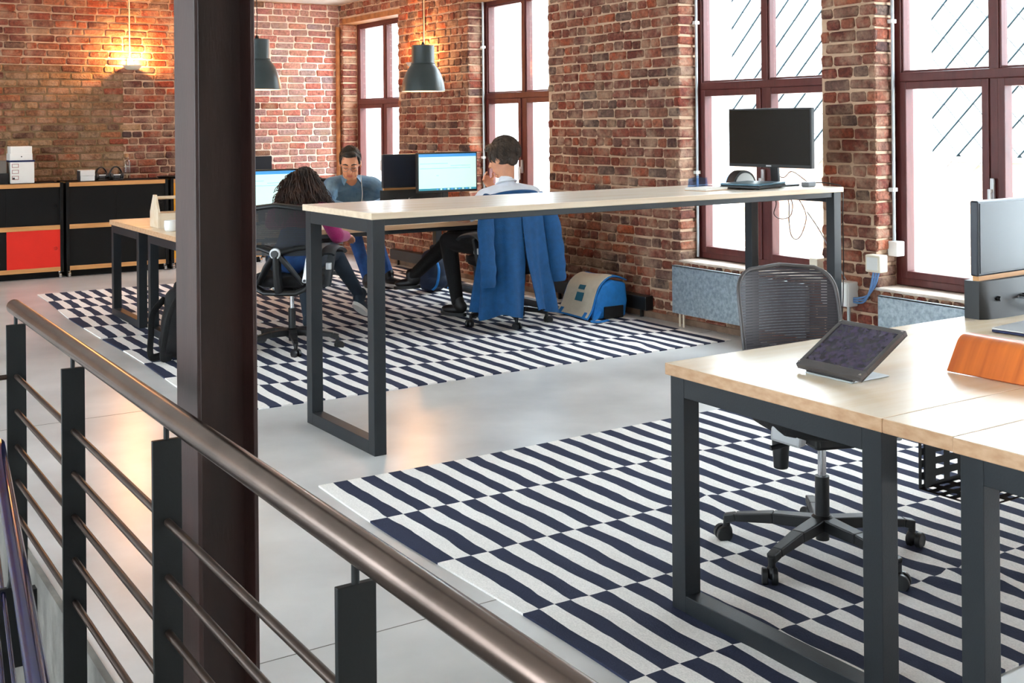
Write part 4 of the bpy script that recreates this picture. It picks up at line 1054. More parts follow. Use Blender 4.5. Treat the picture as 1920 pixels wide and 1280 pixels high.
# ------------------------------------------------------------------ on the front desk
tb = tag(empty('tablet_stand', (2.523, 2.27, 0.745), 0.0), 'tablet tilted back in a grey metal stand', 'tablet')
ang = math.atan2(0.100, 0.178)
ex = Vector((cos(ang), 0, sin(ang))); nx = Vector((-sin(ang), 0, cos(ang)))
Rm = Matrix((( ex.x, 0, nx.x), (0, 1, 0), (ex.z, 0, nx.z)))
def tobx(mb, u0, u1, y0, y1, w0, w1):
    c = Vector((0.0, 0, 0.012)) + ex * (u0 + u1) / 2 + nx * (w0 + w1) / 2 + Vector((0, (y0 + y1) / 2, 0))
    return mb.obx(c, (u1 - u0, y1 - y0, w1 - w0), Rm)
fr = MB()
for a in ((0.0, 0.03, -0.118, 0.118, 0, 0.013), (0.205, 0.222, -0.118, 0.118, 0, 0.013), (0.03, 0.205, -0.118, -0.104, 0, 0.013), (0.03, 0.205, 0.104, 0.118, 0, 0.013), (0.0, 0.222, -0.118, 0.118, -0.004, 0.0)): tobx(fr, *a)
fr.build('tablet_frame', MATS['tablet_frame'] if 'tablet_frame' in MATS else M('tablet_frame', (92, 88, 88), 0.35, metal=0.5, var=0.05), tb, bevel=0.002)
def tablet_screen():
    m = M('tablet_screen', (20, 22, 40), 0.12, rgb2=(64, 52, 80), vscale=55); return m
tobx(MB(), 0.028, 0.207, -0.106, 0.106, 0.002, 0.0105).build('tablet_glass', tablet_screen(), tb)
for y in (-0.111, 0.111):
    for u in (0.010, 0.214):
        c = Vector((0, y, 0.012)) + ex * u + nx * 0.013
        MB().cyl(c, c + nx * 0.003, 0.004, n=12).build('screw', MATS['chrome'], tb)
MB().bx(-0.002, 0.155, -0.085, 0.085, 0.0, 0.005).build('stand_base', MATS['zinc'], tb, bevel=0.002)
MB().beam((0.004, 0, 0.004), (0.02, 0, 0.016), 0.17, 0.008).build('stand_hinge', MATS['tablet_frame'], tb)

wd = tag(empty('wooden_stand', (2.868, 2.135, 0.745), 0.03), 'bent orange-brown wooden stand on the front desk', 'stand')
pf = [(0.0, 0.0), (0.045, 0.070), (0.058, 0.086), (0.075, 0.094), (0.100, 0.096), (0.125, 0.090), (0.150, 0.062), (0.185, 0.0)]
pp = bez([(p[0], 0, p[1]) for p in pf], 5)
def wf(u, v):
    k = v * (len(pp) - 1); i = min(int(k), len(pp) - 2); q = pp[i].lerp(pp[i + 1], k - i); return Vector((q.x, -u * 0.30, q.z + 0.003))
MB().shell(wf, 6, 35, 0.006).build('bent_sheet', MATS['walnut_orange'], wd, smooth=50)
wl_ = tag(empty('laptop', (3.70, 2.34, 0.745), 0.10), 'thin silver laptop at the right edge of the front desk', 'laptop')
box(-0.17, 0.17, -0.12, 0.12, 0.002, 0.010).build('laptop_base', MATS['ink_blue'], wl_, bevel=0.003)
box(-0.17, 0.17, -0.12, 0.12, 0.0105, 0.017).build('laptop_lid', MATS['silver'], wl_, bevel=0.002)

# ------------------------------------------------------------------ on the far desks
cd = tag(empty('tool_caddy', (2.375, 8.335, 0.745), 0.0), 'pale wooden tool caddy with a dowel handle', 'caddy')
pent = [(0, 0), (0.205, 0), (0.205, 0.11), (0.125, 0.235), (0.08, 0.235), (0.0, 0.11)]
for x in (0.0, 0.40): MB().prism(pent, lambda p, q, s: (s, p, q), x, x + 0.018).build('end_panel', MATS['birch'], cd, bevel=0.002)
for y in (0.004, 0.187): box(0.018, 0.40, y, y + 0.014, 0.0, 0.105).build('side_panel', MATS['birch'], cd, bevel=0.002)
box(0.018, 0.40, 0.018, 0.187, 0.0, 0.012).build('bottom_panel', MATS['birch'], cd)
MB().cyl((0.01, 0.1025, 0.212), (0.41, 0.1025, 0.212), 0.012).build('handle', MATS['birch'], cd, smooth=40)
mg = tag(empty('mug', (2.385, 8.06, 0.745), 0.0), 'white mug on the desk beside the wooden caddy', 'mug')
MB().lathe([(0.001, 0), (0.034, 0), (0.043, 0.01), (0.046, 0.04), (0.044, 0.075), (0.041, 0.075), (0.042, 0.04), (0.038, 0.012), (0.001, 0.008)], n=28).build('cup', MATS['ceramic'], mg, smooth=50)
MB().tube(bez([(0.043, 0.0, 0.06), (0.066, 0.0, 0.055), (0.066, 0.0, 0.028), (0.044, 0.0, 0.02)], 6), 0.005, 8).build('handle', MATS['ceramic'], mg, smooth=60)
ph = tag(empty('leaflet_holder', (4.36, 8.62, 0.745), 0.1), 'clear acrylic holder at the elbow of the man in denim', 'holder')
MB().bx(-0.045, 0.045, -0.03, 0.03, 0, 0.006).bx(-0.045, 0.045, 0.024, 0.03, 0.006, 0.15).bx(-0.045, 0.045, -0.03, -0.026, 0.006, 0.10).bx(-0.045, -0.041, -0.026, 0.024, 0.006, 0.10).bx(0.041, 0.045, -0.026, 0.024, 0.006, 0.10).build('acrylic_body', MATS['clear_glass'], ph)
box(-0.036, 0.036, 0.0, 0.012, 0.007, 0.185).build('dark_card', MATS['plastic_dark'], ph)
wc = tag(empty('pencil_cup', (4.93, 7.93, 0.745), 0.0), 'small wooden pencil cup beside the man in white', 'cup')
MB().lathe([(0.001, 0), (0.036, 0), (0.038, 0.11), (0.033, 0.11), (0.031, 0.01), (0.001, 0.01)], n=20).build('wooden_cup', MATS['walnut_orange'], wc, smooth=40)
for i in range(4): MB().cyl((0.012 * cos(i * 1.6), 0.012 * sin(i * 1.6), 0.01), (0.026 * cos(i * 1.6), 0.026 * sin(i * 1.6), 0.165), 0.0035, n=8).build('pencil', MATS['cabinet_yellow' if i % 2 else 'ink_red'], wc)
tag(box(4.40, 4.62, 7.70, 7.86, 0.745, 0.749).build('paper_sheet', MATS['paper_white']), 'white paper sheet before the man in white', 'paper')
kb = tag(empty('keyboard', (4.62, 7.96, 0.745)), 'white keyboard below the right lit monitor', 'keyboard')
box(-0.21, 0.21, -0.06, 0.06, 0, 0.014).build('keyboard_base', MATS['plastic_white'], kb, bevel=0.004)
ky = MB()
for i in range(14):
    for j in range(4): ky.bx(-0.198 + i * 0.0285, -0.174 + i * 0.0285, -0.05 + j * 0.026, -0.028 + j * 0.026, 0.014, 0.019)
tag(ky.build('keys', MATS['paper_white'], kb), kind='stuff')

# ------------------------------------------------------------------ on the cabinets
ZT = 0.934
def carton(x, y, z, w, d, h, mat, label, extra=None, name='carton', rz=0.0):
    t = tag(empty(name, (x, y, z), rz), label, 'box')
    box(-w / 2, w / 2, -d / 2, d / 2, 0, h).build('box_body', MATS[mat], t, bevel=0.003)
    return t
b1 = carton(2.125, 12.12, ZT, 0.215, 0.20, 0.205, 'paper_white', 'white carton with small printed pictures on the left cabinet')
box(-0.112, 0.112, -0.104, 0.104, 0.205, 0.222).build('blue_band', MATS['ink_blue'], b1)
for i in range(3):
    z = 0.152 - i * 0.058
    fr = MB().bx(-0.095, -0.035, -0.1012, -0.1002, z, z + 0.004).bx(-0.095, -0.035, -0.1012, -0.1002, z + 0.032, z + 0.036).bx(-0.095, -0.091, -0.1012, -0.1002, z + 0.004, z + 0.032).bx(-0.039, -0.035, -0.1012, -0.1002, z + 0.004, z + 0.032)
    fr.build('printed_picture', MATS['ink_red'], b1)
box(-0.09, -0.07, -0.1014, -0.1002, 0.038, 0.056).build('printed_dot', MATS['ink_dark'], b1)
b2 = carton(2.118, 12.12, ZT + 0.222, 0.195, 0.18, 0.135, 'paper_white', 'plain white carton stacked on the printed carton')
box(-0.105, 0.10, -0.094, 0.094, 0.0, 0.065).build('box_lid', MATS['paper_white'], b2, bevel=0.002)
MB().cyl((0, -0.0945, 0.035), (0, -0.096, 0.035), 0.006, n=12).build('round_sticker', MATS['ink_dark'], b2)
b3 = carton(1.91, 12.14, ZT, 0.19, 0.2, 0.10, 'plastic_black', 'black box at the left edge of the left cabinet')
b4 = carton(1.905, 12.14, ZT + 0.10, 0.16, 0.18, 0.12, 'box_grey', 'grey-brown carton on top of the black box')
b5 = carton(2.735, 12.10, ZT, 0.135, 0.14, 0.07, 'plastic_white', 'small white drawer box on the middle cabinet')
box(-0.070, 0.070, -0.074, 0.072, 0.052, 0.108).build('box_lid', MATS['plastic_white'], b5, bevel=0.003)
box(-0.075, -0.0685, -0.06, 0.06, 0.004, 0.10).build('dark_side', MATS['ink_dark'], b5)
for x, y, s, lab in ((2.885, 12.12, 1.0, 'black arched gadget with silver strip nearest the small white box'), (3.03, 12.12, 1.05, 'black arched gadget with silver strip beside the glass bottle')):
    t = tag(empty('arched_gadget', (x, y, ZT), 0.2), lab, 'gadget', 'black arched gadgets on the middle cabinet')
    MB().tube([(0.068 * s * cos(a), 0.012 * sin(a * 2), 0.035 + 0.095 * s * sin(a)) for a in [pi * i / 16 for i in range(17)]], 0.012, 8, flat=0.6).build('arch_band', MATS['plastic_black'], t, smooth=60)
    for q in (-1, 1):
        c = MB().cyl((q * 0.066 * s, -0.0, 0.038), (q * 0.036 * s, 0.0, 0.038), 0.038, 0.034, n=20).build('side_cup', MATS['plastic_black'], t, smooth=40, bevel=0.006)
    MB().bx(-0.05, 0.05, -0.045, 0.045, 0.0, 0.014).build('rest', MATS['plastic_black'], t, bevel=0.004)
    MB().bx(-0.034, 0.034, -0.03, 0.03, 0.014, 0.05).build('device', MATS['plastic_dark'], t, bevel=0.008)
    MB().bx(-0.036, 0.036, -0.032, -0.028, 0.046, 0.058).build('silver_strip', MATS['silver'], t)
bt = tag(empty('bottle', (3.15, 12.16, ZT)), 'clear glass bottle with a cork stopper', 'bottle')
MB().lathe([(0.001, 0.002), (0.036, 0.002), (0.038, 0.01), (0.038, 0.17), (0.03, 0.20), (0.02, 0.215), (0.02, 0.235), (0.017, 0.235), (0.017, 0.215), (0.027, 0.198), (0.035, 0.168), (0.035, 0.012), (0.001, 0.008)], n=24).build('glass_body', MATS['clear_glass'], bt, smooth=40)
MB().cyl((0, 0, 0.222), (0, 0, 0.258), 0.0165, 0.019).build('cork_stopper', MATS['cork'], bt, smooth=40)
tr = tag(empty('serving_tray', (3.60, 12.12, ZT)), 'flat dark tray beside the steel column', 'tray')
MB().lathe([(0.001, 0.0), (0.13, 0.0), (0.15, 0.018), (0.147, 0.02), (0.128, 0.006), (0.001, 0.006)], n=32).build('tray_dish', MATS['plastic_black'], tr, smooth=40)

# ------------------------------------------------------------------ bags on the floor
bp = tag(empty('backpack', (2.23, 7.33, 0.008), 0.5), 'black backpack slumped on the rug behind the steel column', 'backpack')
blob('main_pouch', [('e', (0, 0, 0.20), (0.15, 0.10, 0.21), None, 0), ('e', (0, 0, 0.11), (0.165, 0.115, 0.11), None, 0), ('e', (0.0, 0.02, 0.36), (0.11, 0.075, 0.09), None, 0)], [MATS['fabric_black']], bp, 0.012)
blob('front_pocket', [('e', (0.02, -0.09, 0.13), (0.12, 0.06, 0.11), None, 0)], [MATS['fabric_black']], bp, 0.012)
for s in (-1, 1): MB().tube(bez([(-0.09, 0.05 * s, 0.38), (-0.17, 0.07 * s, 0.30), (-0.20, 0.06 * s, 0.16), (-0.21, 0.05 * s, 0.04), (-0.13, 0.04 * s, 0.03)], 8), 0.024, 10, flat=0.4, up=(0, 1, 0)).build('shoulder_strap', MATS['fabric_black'], bp, smooth=60)
MB().tube(bez([(-0.04, 0.02, 0.43), (-0.02, 0.02, 0.47), (0.03, 0.02, 0.47), (0.05, 0.02, 0.43)], 6), 0.010, 8).build('grab_loop', MATS['fabric_black'], bp, smooth=60)

mbag = tag(empty('messenger_bag', (5.14, 7.10, 0.010), 0.0), 'blue messenger bag with a cream flap against the brick wall', 'bag')
def side_prof(k): return [(0.02, 0.0), (0.33, 0.0), (0.35, 0.12), (0.335, 0.255), (0.20, 0.285), (0.11, 0.25), (0.05, 0.15)]
MB().prism(side_prof(0), lambda p, q, s: (p, s, q), -0.20, 0.185).build('bag_body', MATS['bag_blue'], mbag, bevel=0.02)
flap = bez([(0.345, 0, 0.272), (0.25, 0, 0.305), (0.16, 0, 0.292), (0.085, 0, 0.235), (0.045, 0, 0.15), (0.012, 0, 0.07), (-0.035, 0, 0.012)], 6)
def ff(u, v):
    k = v * (len(flap) - 1); i = min(int(k), len(flap) - 2); q = flap[i].lerp(flap[i + 1], k - i)
    return Vector((q.x + 0.012 * sin(u * 6) * v, -0.195 + u * 0.375 + 0.02 * v * (u - 0.5), q.z + 0.006 * sin(u * 5 + v * 4)))
def fsub(u0, u1, v0, v1, off, nm, mat, par, th=0.004):
    def g(u, v):
        p = ff(u0 + u * (u1 - u0), v0 + v * (v1 - v0)); e = 1e-2
        a = ff(u0 + u * (u1 - u0) + e, v0 + v * (v1 - v0)) - p; b = ff(u0 + u * (u1 - u0), min(v0 + v * (v1 - v0) + e, 1)) - ff(u0 + u * (u1 - u0), max(v0 + v * (v1 - v0) - e, 0))
        nn = a.cross(b).normalized(); nn = nn if nn.z >= -0.2 and nn.x <= 0.3 else -nn
        return p + nn * off
    return MB().shell(g, 12, 16, th).build(nm, MATS[mat], par, smooth=60)
fo = fsub(0, 1, 0.0, 1.0, 0.0, 'flap_edge', 'bag_blue', mbag, 0.008)
fl2 = fsub(0.03, 0.97, 0.24, 0.965, 0.006, 'flap', 'bag_cream', mbag, 0.006)
fsub(0.42, 0.60, 0.50, 0.56, 0.011, 'print_bar', 'bag_teal', fl2, 0.002); fsub(0.40, 0.60, 0.60, 0.72, 0.011, 'print_block', 'bag_teal', fl2, 0.002)
fsub(0.10, 0.20, 0.88, 0.99, 0.011, 'strap_tab', 'bag_blue', fl2, 0.003); fsub(0.80, 0.90, 0.88, 0.99, 0.011, 'strap_tab', 'bag_blue', fl2, 0.003)
MB().tube(bez([(0.08, -0.205, 0.06), (0.03, -0.23, 0.02), (-0.03, -0.26, 0.004), (0.02, -0.30, 0.004), (0.10, -0.28, 0.006)], 8), 0.016, 8, flat=0.25).build('loose_strap', MATS['bag_blue'], mbag, smooth=60)
MB().bx(0.12, 0.30, -0.212, -0.20, 0.0, 0.09).build('side_pocket', MATS['fabric_black'], mbag, bevel=0.005)

bb = tag(empty('backpack', (4.93, 8.92, 0.008), 0.3), 'dark navy backpack with blue straps under the far desk', 'backpack')
blob('main_pouch', [('e', (0, 0, 0.17), (0.15, 0.10, 0.18), None, 0), ('e', (0, 0, 0.09), (0.16, 0.11, 0.09), None, 0), ('e', (0, 0.01, 0.30), (0.11, 0.08, 0.07), None, 0)], [MATS['fabric_navy']], bb, 0.012)
for s in (-1, 1): MB().tube(bez([(s * 0.05, -0.09, 0.29), (s * 0.06, -0.13, 0.2), (s * 0.08, -0.125, 0.08), (s * 0.10, -0.09, 0.03)], 8), 0.016, 8, flat=0.35, up=(0, 1, 0)).build('shoulder_strap', MATS['bag_blue'], bb, smooth=60)
MB().tube(bez([(-0.03, 0, 0.355), (-0.02, 0, 0.395), (0.03, 0, 0.395), (0.04, 0, 0.355)], 6), 0.009, 8).build('grab_loop', MATS['fabric_navy'], bb, smooth=60)
# ------------------------------------------------------------------ people
def axes(fwd):
    f = Vector(fwd).normalized(); r_ = f.cross(Vector((0, 0, 1))).normalized(); u = r_.cross(f)
    return r_, f, u, Matrix((r_, f, u)).transposed()
def hand(w, d, n, side, mi, s=1.0):
    """palm and five fingers; w wrist, d pointing direction, n the way the fingers curl, side +1 thumb towards d x n"""
    w = Vector(w); d = Vector(d).normalized(); n = Vector(n); n = (n - d * n.dot(d)).normalized(); k = d.cross(n) * side
    R = Matrix((k, d, n)).transposed(); out = [('e', w + d * 0.048 * s, (0.040 * s, 0.052 * s, 0.017 * s), R, mi)]
    for i, (o, l) in enumerate(((0.029, 0.070), (0.010, 0.080), (-0.010, 0.075), (-0.028, 0.058))):
        b = w + d * 0.088 * s + k * o * s; m = b + (d * 0.9 + n * (0.30 + 0.05 * i)).normalized() * l * 0.52 * s; e = m + (d * 0.55 + n * (0.75 + 0.1 * i)).normalized() * l * 0.5 * s
        out += [('c', b - d * 0.02 * s, m, 0.0095 * s, 0.0088 * s, mi), ('c', m, e, 0.0088 * s, 0.0072 * s, mi)]
    b = w + d * 0.026 * s + k * 0.034 * s; m = b + (d * 0.6 + k * 0.65 + n * 0.25).normalized() * 0.042 * s; e = m + (d * 0.85 + n * 0.4).normalized() * 0.032 * s
    out += [('c', b - k * 0.012 * s, m, 0.012 * s, 0.0105 * s, mi), ('c', m, e, 0.0105 * s, 0.008 * s, mi)]
    return out
def head(c, fwd, s, skin, lips, beard=None):
    c = Vector(c); r_, f, u, R = axes(fwd)
    P = lambda x, y, z: c + (r_ * x + f * y + u * z) * s
    S = lambda *q: tuple(v * s for v in q)
    out = [('e', P(0, -0.010, 0.025), S(0.074, 0.092, 0.090), R, skin), ('e', P(0, 0.025, -0.030), S(0.060, 0.060, 0.082), R, skin), ('e', P(0, 0.052, -0.096), S(0.032, 0.028, 0.022), R, skin if beard is None else beard),
           ('c', P(0, 0.086, 0.006), P(0, 0.106, -0.030), 0.008 * s, 0.012 * s, skin), ('e', P(0, 0.074, 0.024), S(0.050, 0.014, 0.011), R, skin),
           ('c', P(-0.02, 0.090, -0.034), P(0.02, 0.090, -0.034), 0.008 * s, 0.008 * s, skin)]
    for q in (-1, 1):
        out += [('e', P(q * 0.034, 0.056, -0.026), S(0.024, 0.022, 0.026), R, skin), ('e', P(q * 0.077, -0.006, -0.006), S(0.009, 0.019, 0.031), R, skin), ('e', P(q * 0.038, 0.028, -0.072), S(0.018, 0.032, 0.030), R, skin if beard is None else beard),
                ('e', P(q * 0.030, 0.066, 0.006), S(0.016, 0.012, 0.010), R, skin)]
    out += [('e', P(0, 0.080, -0.060), S(0.024, 0.011, 0.006), R, lips), ('e', P(0, 0.079, -0.071), S(0.021, 0.011, 0.006), R, lips)]
    if beard is not None: out += [('e', P(0, 0.083, -0.049), S(0.027, 0.009, 0.005), R, beard), ('e', P(0, 0.066, -0.082), S(0.034, 0.016, 0.014), R, beard)]
    return out, P, R
def shift(prims, o):
    o = Vector(o); q = []
    for p in prims:
        if p[0] == 'c': q.append(('c', Vector(p[1]) - o, Vector(p[2]) - o, *p[3:]))
        else: q.append(('e', Vector(p[1]) - o, *p[2:]))
    return q
def chain(pts, rs, mi):
    return [('c', pts[i], pts[i + 1], rs[i], rs[i + 1], mi if isinstance(mi, int) else mi[i]) for i in range(len(pts) - 1)]
import numpy as np
def strands(freq, amp):
    return lambda co: amp * (np.sin(co[:, 0] * freq + 3 * np.sin(co[:, 2] * freq * 0.22)) * np.sin(co[:, 1] * freq * 0.9 + 2 * np.sin(co[:, 2] * freq * 0.2)))
def shoe(root, o, ankle, toe_dir, mat, sole, s=1.0):
    a = Vector(ankle) - Vector(o); d = Vector(toe_dir).normalized(); R = axes(d)[3]; u = Vector(axes(d)[2])
    sh = blob('shoe', [('e', a + d * 0.05 * s - u * 0.040, (0.043 * s, 0.115 * s, 0.036 * s), R, 0), ('e', a - d * 0.02 * s - u * 0.015, (0.042 * s, 0.055 * s, 0.050 * s), R, 0), ('c', a, a + u * 0.03, 0.043 * s, 0.045 * s, 0)], [MATS[mat]], root, 0.008, 3)
    n = 24; mb = MB(); poly = [(0.042 * s * cos(2 * pi * i / n), 0.05 * s + 0.122 * s * sin(2 * pi * i / n)) for i in range(n)]
    rr = Vector(axes(d)[0])
    mb.prism(poly, lambda p, q, w: a + rr * p + d * q + u * w, -0.085, -0.060); mb.build('sole', MATS[sole], sh, smooth=40)
    return sh

from mathutils.bvhtree import BVHTree
def drape(body, c, rt, up, w, h, d, off, name, mat, parent, th=0.004, nu=8, nv=8):
    """a patch of cloth laid on the body: rays from a rectangle centred at c (root-local) along d"""
    bv = BVHTree.FromPolygons([v.co for v in body.data.vertices], [tuple(p.vertices) for p in body.data.polygons])
    c, rt, up, d = Vector(c), Vector(rt).normalized(), Vector(up).normalized(), Vector(d).normalized(); last = [None]
    def g(u, v):
        o = c + rt * (u - 0.5) * w + up * (v - 0.5) * h - d * 0.4
        hit = bv.ray_cast(o, d, 0.9)
        p = hit[0] if hit[0] is not None else (last[0] or c); last[0] = p
        return p - d * off
    return MB().shell(g, nu, nv, th).build(name, MATS[mat], parent, smooth=60)

def hair_strands(P, o, n, length, rad, ctr, thick, mat, parent, seed, lift=0.012, front=0.55, low=-0.35):
    """short strands combed over the scalp: P maps head coordinates to the world, rad / ctr the scalp ellipsoid"""
    rg = random.Random(seed); mb = MB(); o = Vector(o)
    for _ in range(n):
        a = rg.uniform(0, 2 * pi); z = rg.uniform(low, 1.0); c = (1 - z * z) ** 0.5; d = Vector((cos(a) * c, sin(a) * c, z))
        if d.y > front and z < 0.62: continue
        g = Vector((0.25 + rg.uniform(-0.5, 0.5), -0.55 if d.y < 0.5 else 0.5, -0.75 if z < 0.6 else -0.15)); pts = []; q = d.copy(); N = 6
        for j in range(N + 1):
            k = 1 + lift / 0.09 * (j / N) * rg.uniform(0.6, 1.2)
            pts.append(P(*[ctr[i] + q[i] * rad[i] * k for i in range(3)]) - o)
            t_ = g - q * g.dot(q); q = (q + t_.normalized() * length / 0.09 / N).normalized()
        mb.tube(pts, [thick * (1 - 0.7 * j / N) for j in range(N + 1)], 4)
    return mb.build('hair_strands', MATS[mat], parent, smooth=80)

# --- the man in denim, leaning over the far desk towards us
O = (4.36, 9.85, 0)
p1 = tag(empty('person', O), 'man in a denim shirt and glasses leaning over the far desk', 'person')
hc, hf = (4.125, 8.87, 1.150), (-0.42, -0.80, -0.40)
hp, HP, HR = head(hc, hf, 1.10, 1, 4, 5)
pr = hp + [('c', HP(0, -0.02, -0.06), (4.20, 9.04, 1.01), 0.054, 0.062, 1), ('e', (4.36, 9.84, 0.605), (0.175, 0.14, 0.115), None, 2)]
pr += chain([(4.35, 9.80, 0.62), (4.30, 9.50, 0.74), (4.235, 9.20, 0.87)], [0.15, 0.155, 0.135], 0)
pr += [('e', (4.225, 9.13, 0.915), (0.20, 0.12, 0.135), None, 0), ('c', (4.21, 9.08, 0.985), (4.035, 9.05, 0.965), 0.072, 0.070, 0), ('c', (4.21, 9.08, 0.985), (4.42, 9.06, 0.955), 0.072, 0.070, 0)]
pr += chain([(4.03, 9.05, 0.955), (3.925, 8.88, 0.815), (4.015, 8.72, 0.793)], [0.070, 0.055, 0.040], 0)
pr += chain([(4.425, 9.05, 0.945), (4.515, 8.88, 0.82), (4.25, 8.71, 0.793)], [0.074, 0.062, 0.042], 0) + [('c', (4.40, 9.06, 0.86), (4.45, 8.95, 0.83), 0.07, 0.06, 0)]
pr += hand((4.02, 8.715, 0.79), (0.75, -0.55, -0.05), (0.1, -0.1, -1), -1, 1) + hand((4.245, 8.71, 0.79), (-0.8, -0.45, -0.05), (-0.1, -0.1, -1), 1, 1)
for q, kn, an in ((-0.09, (4.40, 9.42, 0.545), (4.47, 9.28, 0.13)), (0.09, (4.60, 9.45, 0.545), (4.74, 9.40, 0.13))):
    pr += chain([(4.36 + q, 9.82, 0.585), kn, an], [0.10, 0.068, 0.045], 2)
b1_ = blob('body', shift(pr, O), [MATS[m] for m in ('denim', 'skin', 'jeans', 'fabric_black', 'skin_lips', 'stubble')], p1, 0.006, 3)
ov = Vector(O)
blob('hair', shift([('e', HP(0, -0.026, 0.040), tuple(v * 1.1 for v in (0.080, 0.090, 0.086)), HR, 0), ('e', HP(0.0, 0.046, 0.094), tuple(v * 1.1 for v in (0.056, 0.034, 0.020)), HR, 0), ('e', HP(0, -0.06, -0.02), tuple(v * 1.1 for v in (0.066, 0.045, 0.05)), HR, 0), ('e', HP(-0.070, 0.02, 0.03), tuple(v * 1.1 for v in (0.010, 0.018, 0.03)), HR, 0), ('e', HP(0.070, 0.02, 0.03), tuple(v * 1.1 for v in (0.010, 0.018, 0.03)), HR, 0)], O), [MATS['hair_black']], p1, 0.006, 2, strands(420, 0.0022))
hair_strands(HP, O, 420, 0.035, (0.080, 0.090, 0.086), (0, -0.026, 0.040), 0.0028, 'hair_black', [c for c in p1.children if c.name.startswith('hair')][0], 3, 0.006, 0.7)
eb = MB(); gl = MB(); el = MB()
for q in (-1, 1):
    eb.tube([HP(q * 0.013, 0.089, 0.026) - ov, HP(q * 0.032, 0.088, 0.033) - ov, HP(q * 0.052, 0.076, 0.026) - ov], [0.004, 0.0055, 0.003], 8)
    el.tube([HP(q * 0.017, 0.083, -0.002) - ov, HP(q * 0.031, 0.084, -0.005) - ov, HP(q * 0.045, 0.076, -0.001) - ov], [0.0018, 0.003, 0.0018], 8)
    gl.tube([HP(q * 0.033 + 0.023 * cos(a), 0.098 - 0.010 * abs(cos(a)) * (1 if q * cos(a) > 0 else 0), -0.004 + 0.017 * sin(a)) - ov for a in [2 * pi * i / 18 for i in range(19)]], 0.0014, 6, caps=False)
    gl.tube([HP(q * 0.056, 0.090, 0.004) - ov, HP(q * 0.078, 0.03, 0.006) - ov, HP(q * 0.080, -0.01, 0.004) - ov], 0.0014, 6)
gl.tube([HP(-0.010, 0.100, 0.0) - ov, HP(0, 0.104, 0.004) - ov, HP(0.010, 0.100, 0.0) - ov], 0.0014, 6)
eb.build('eyebrows', MATS['hair_black'], p1, smooth=60); el.build('eyelashes', MATS['hair_black'], p1, smooth=60); gl.build('glasses', MATS['plastic_grey'], p1, smooth=60)
for q in (-1, 1):
    c0 = Vector((4.19 + q * 0.035, 8.965, 1.035)); c1 = Vector((4.185 + q * 0.080, 8.940, 0.970)); c2 = Vector((4.20 + q * 0.092, 9.05, 1.045))
    MB().add([c0 - ov, c1 - ov, c2 - ov, c0 - ov + Vector((0, 0.012, -0.012)), c1 - ov + Vector((0, 0.012, -0.012)), c2 - ov + Vector((0, 0.012, -0.012))], [(0, 1, 2), (5, 4, 3), (0, 3, 4, 1), (1, 4, 5, 2), (2, 5, 3, 0)]).build('collar', MATS['denim'], p1, bevel=0.003)
MB().tube([Vector(v) - ov for v in bez([(4.275, 8.985, 1.05), (4.262, 8.940, 0.96), (4.268, 8.94, 0.88), (4.25, 8.93, 0.79)], 6)], 0.003, 6).build('earphone_cord', MATS['plastic_white'], p1, smooth=60)
vd = (0.42, 0.90, -0.12)
for q, nm in ((-1, 'pocket_flap'), (1, 'pocket_flap')):
    drape(b1_, Vector((4.19 + q * 0.095, 9.02 - q * 0.03, 0.875)) - ov, (0.9, -0.42, 0), (0, 0, 1), 0.085, 0.040, vd, 0.003, nm, 'denim', p1, 0.005)
drape(b1_, Vector((4.188, 9.0, 0.86)) - ov, (0.9, -0.42, 0), (0, 0, 1), 0.026, 0.14, vd, 0.003, 'placket', 'denim', p1, 0.004, 3, 12)
shoe(p1, O, (4.47, 9.27, 0.105), (-0.1, -1, 0), 'shoe_black', 'sole_white'); shoe(p1, O, (4.74, 9.39, 0.105), (0.2, -1, 0), 'shoe_black', 'sole_white')

# --- the man in a white shirt, seen from behind
O = (4.60, 7.25, 0); ov = Vector(O)
p2 = tag(empty('person', O), 'man in a white shirt seen from behind, hand at his chin', 'person')
hc, hf = (4.715, 7.43, 1.205), (-0.42, 0.86, -0.24)
hp, HP, HR = head(hc, hf, 1.16, 1, 3)
pr = hp + [('c', HP(0, -0.025, -0.05), (4.71, 7.37, 0.985), 0.056, 0.064, 1), ('e', (4.59, 7.29, 0.605), (0.175, 0.14, 0.11), None, 2)]
pr += chain([(4.60, 7.30, 0.63), (4.645, 7.34, 0.76), (4.70, 7.365, 0.89)], [0.145, 0.145, 0.13], 0)
pr += [('e', (4.71, 7.365, 0.885), (0.215, 0.13, 0.14), RZ(-0.15), 0), ('c', (4.71, 7.37, 0.97), (4.545, 7.41, 0.925), 0.066, 0.064, 0), ('c', (4.71, 7.37, 0.97), (4.915, 7.33, 0.93), 0.070, 0.070, 0), ('c', (4.71, 7.365, 1.0), (4.71, 7.37, 1.035), 0.066, 0.062, 0)]
pr += chain([(4.54, 7.41, 0.92), (4.40, 7.385, 0.80), (4.37, 7.40, 0.785), (4.305, 7.66, 0.788)], [0.066, 0.055, 0.048, 0.032], [0, 1, 1])
pr += chain([(4.92, 7.33, 0.92), (4.975, 7.56, 0.80), (4.86, 7.585, 0.86), (4.715, 7.575, 0.985)], [0.066, 0.054, 0.050, 0.032], [0, 0, 1])
pr += hand((4.30, 7.665, 0.783), (-0.2, 0.95, -0.06), (0, 0, -1), 1, 1) + hand((4.71, 7.572, 0.99), (-0.62, -0.12, 0.55), (-0.4, -0.5, 0.4), 1, 1)
pr += chain([(4.50, 7.32, 0.585), (4.415, 7.74, 0.575), (4.42, 7.62, 0.13)], [0.10, 0.070, 0.047], 2)
pr += chain([(4.67, 7.32, 0.585), (4.52, 7.82, 0.60), (4.32, 8.13, 0.28)], [0.10, 0.070, 0.047], 2)
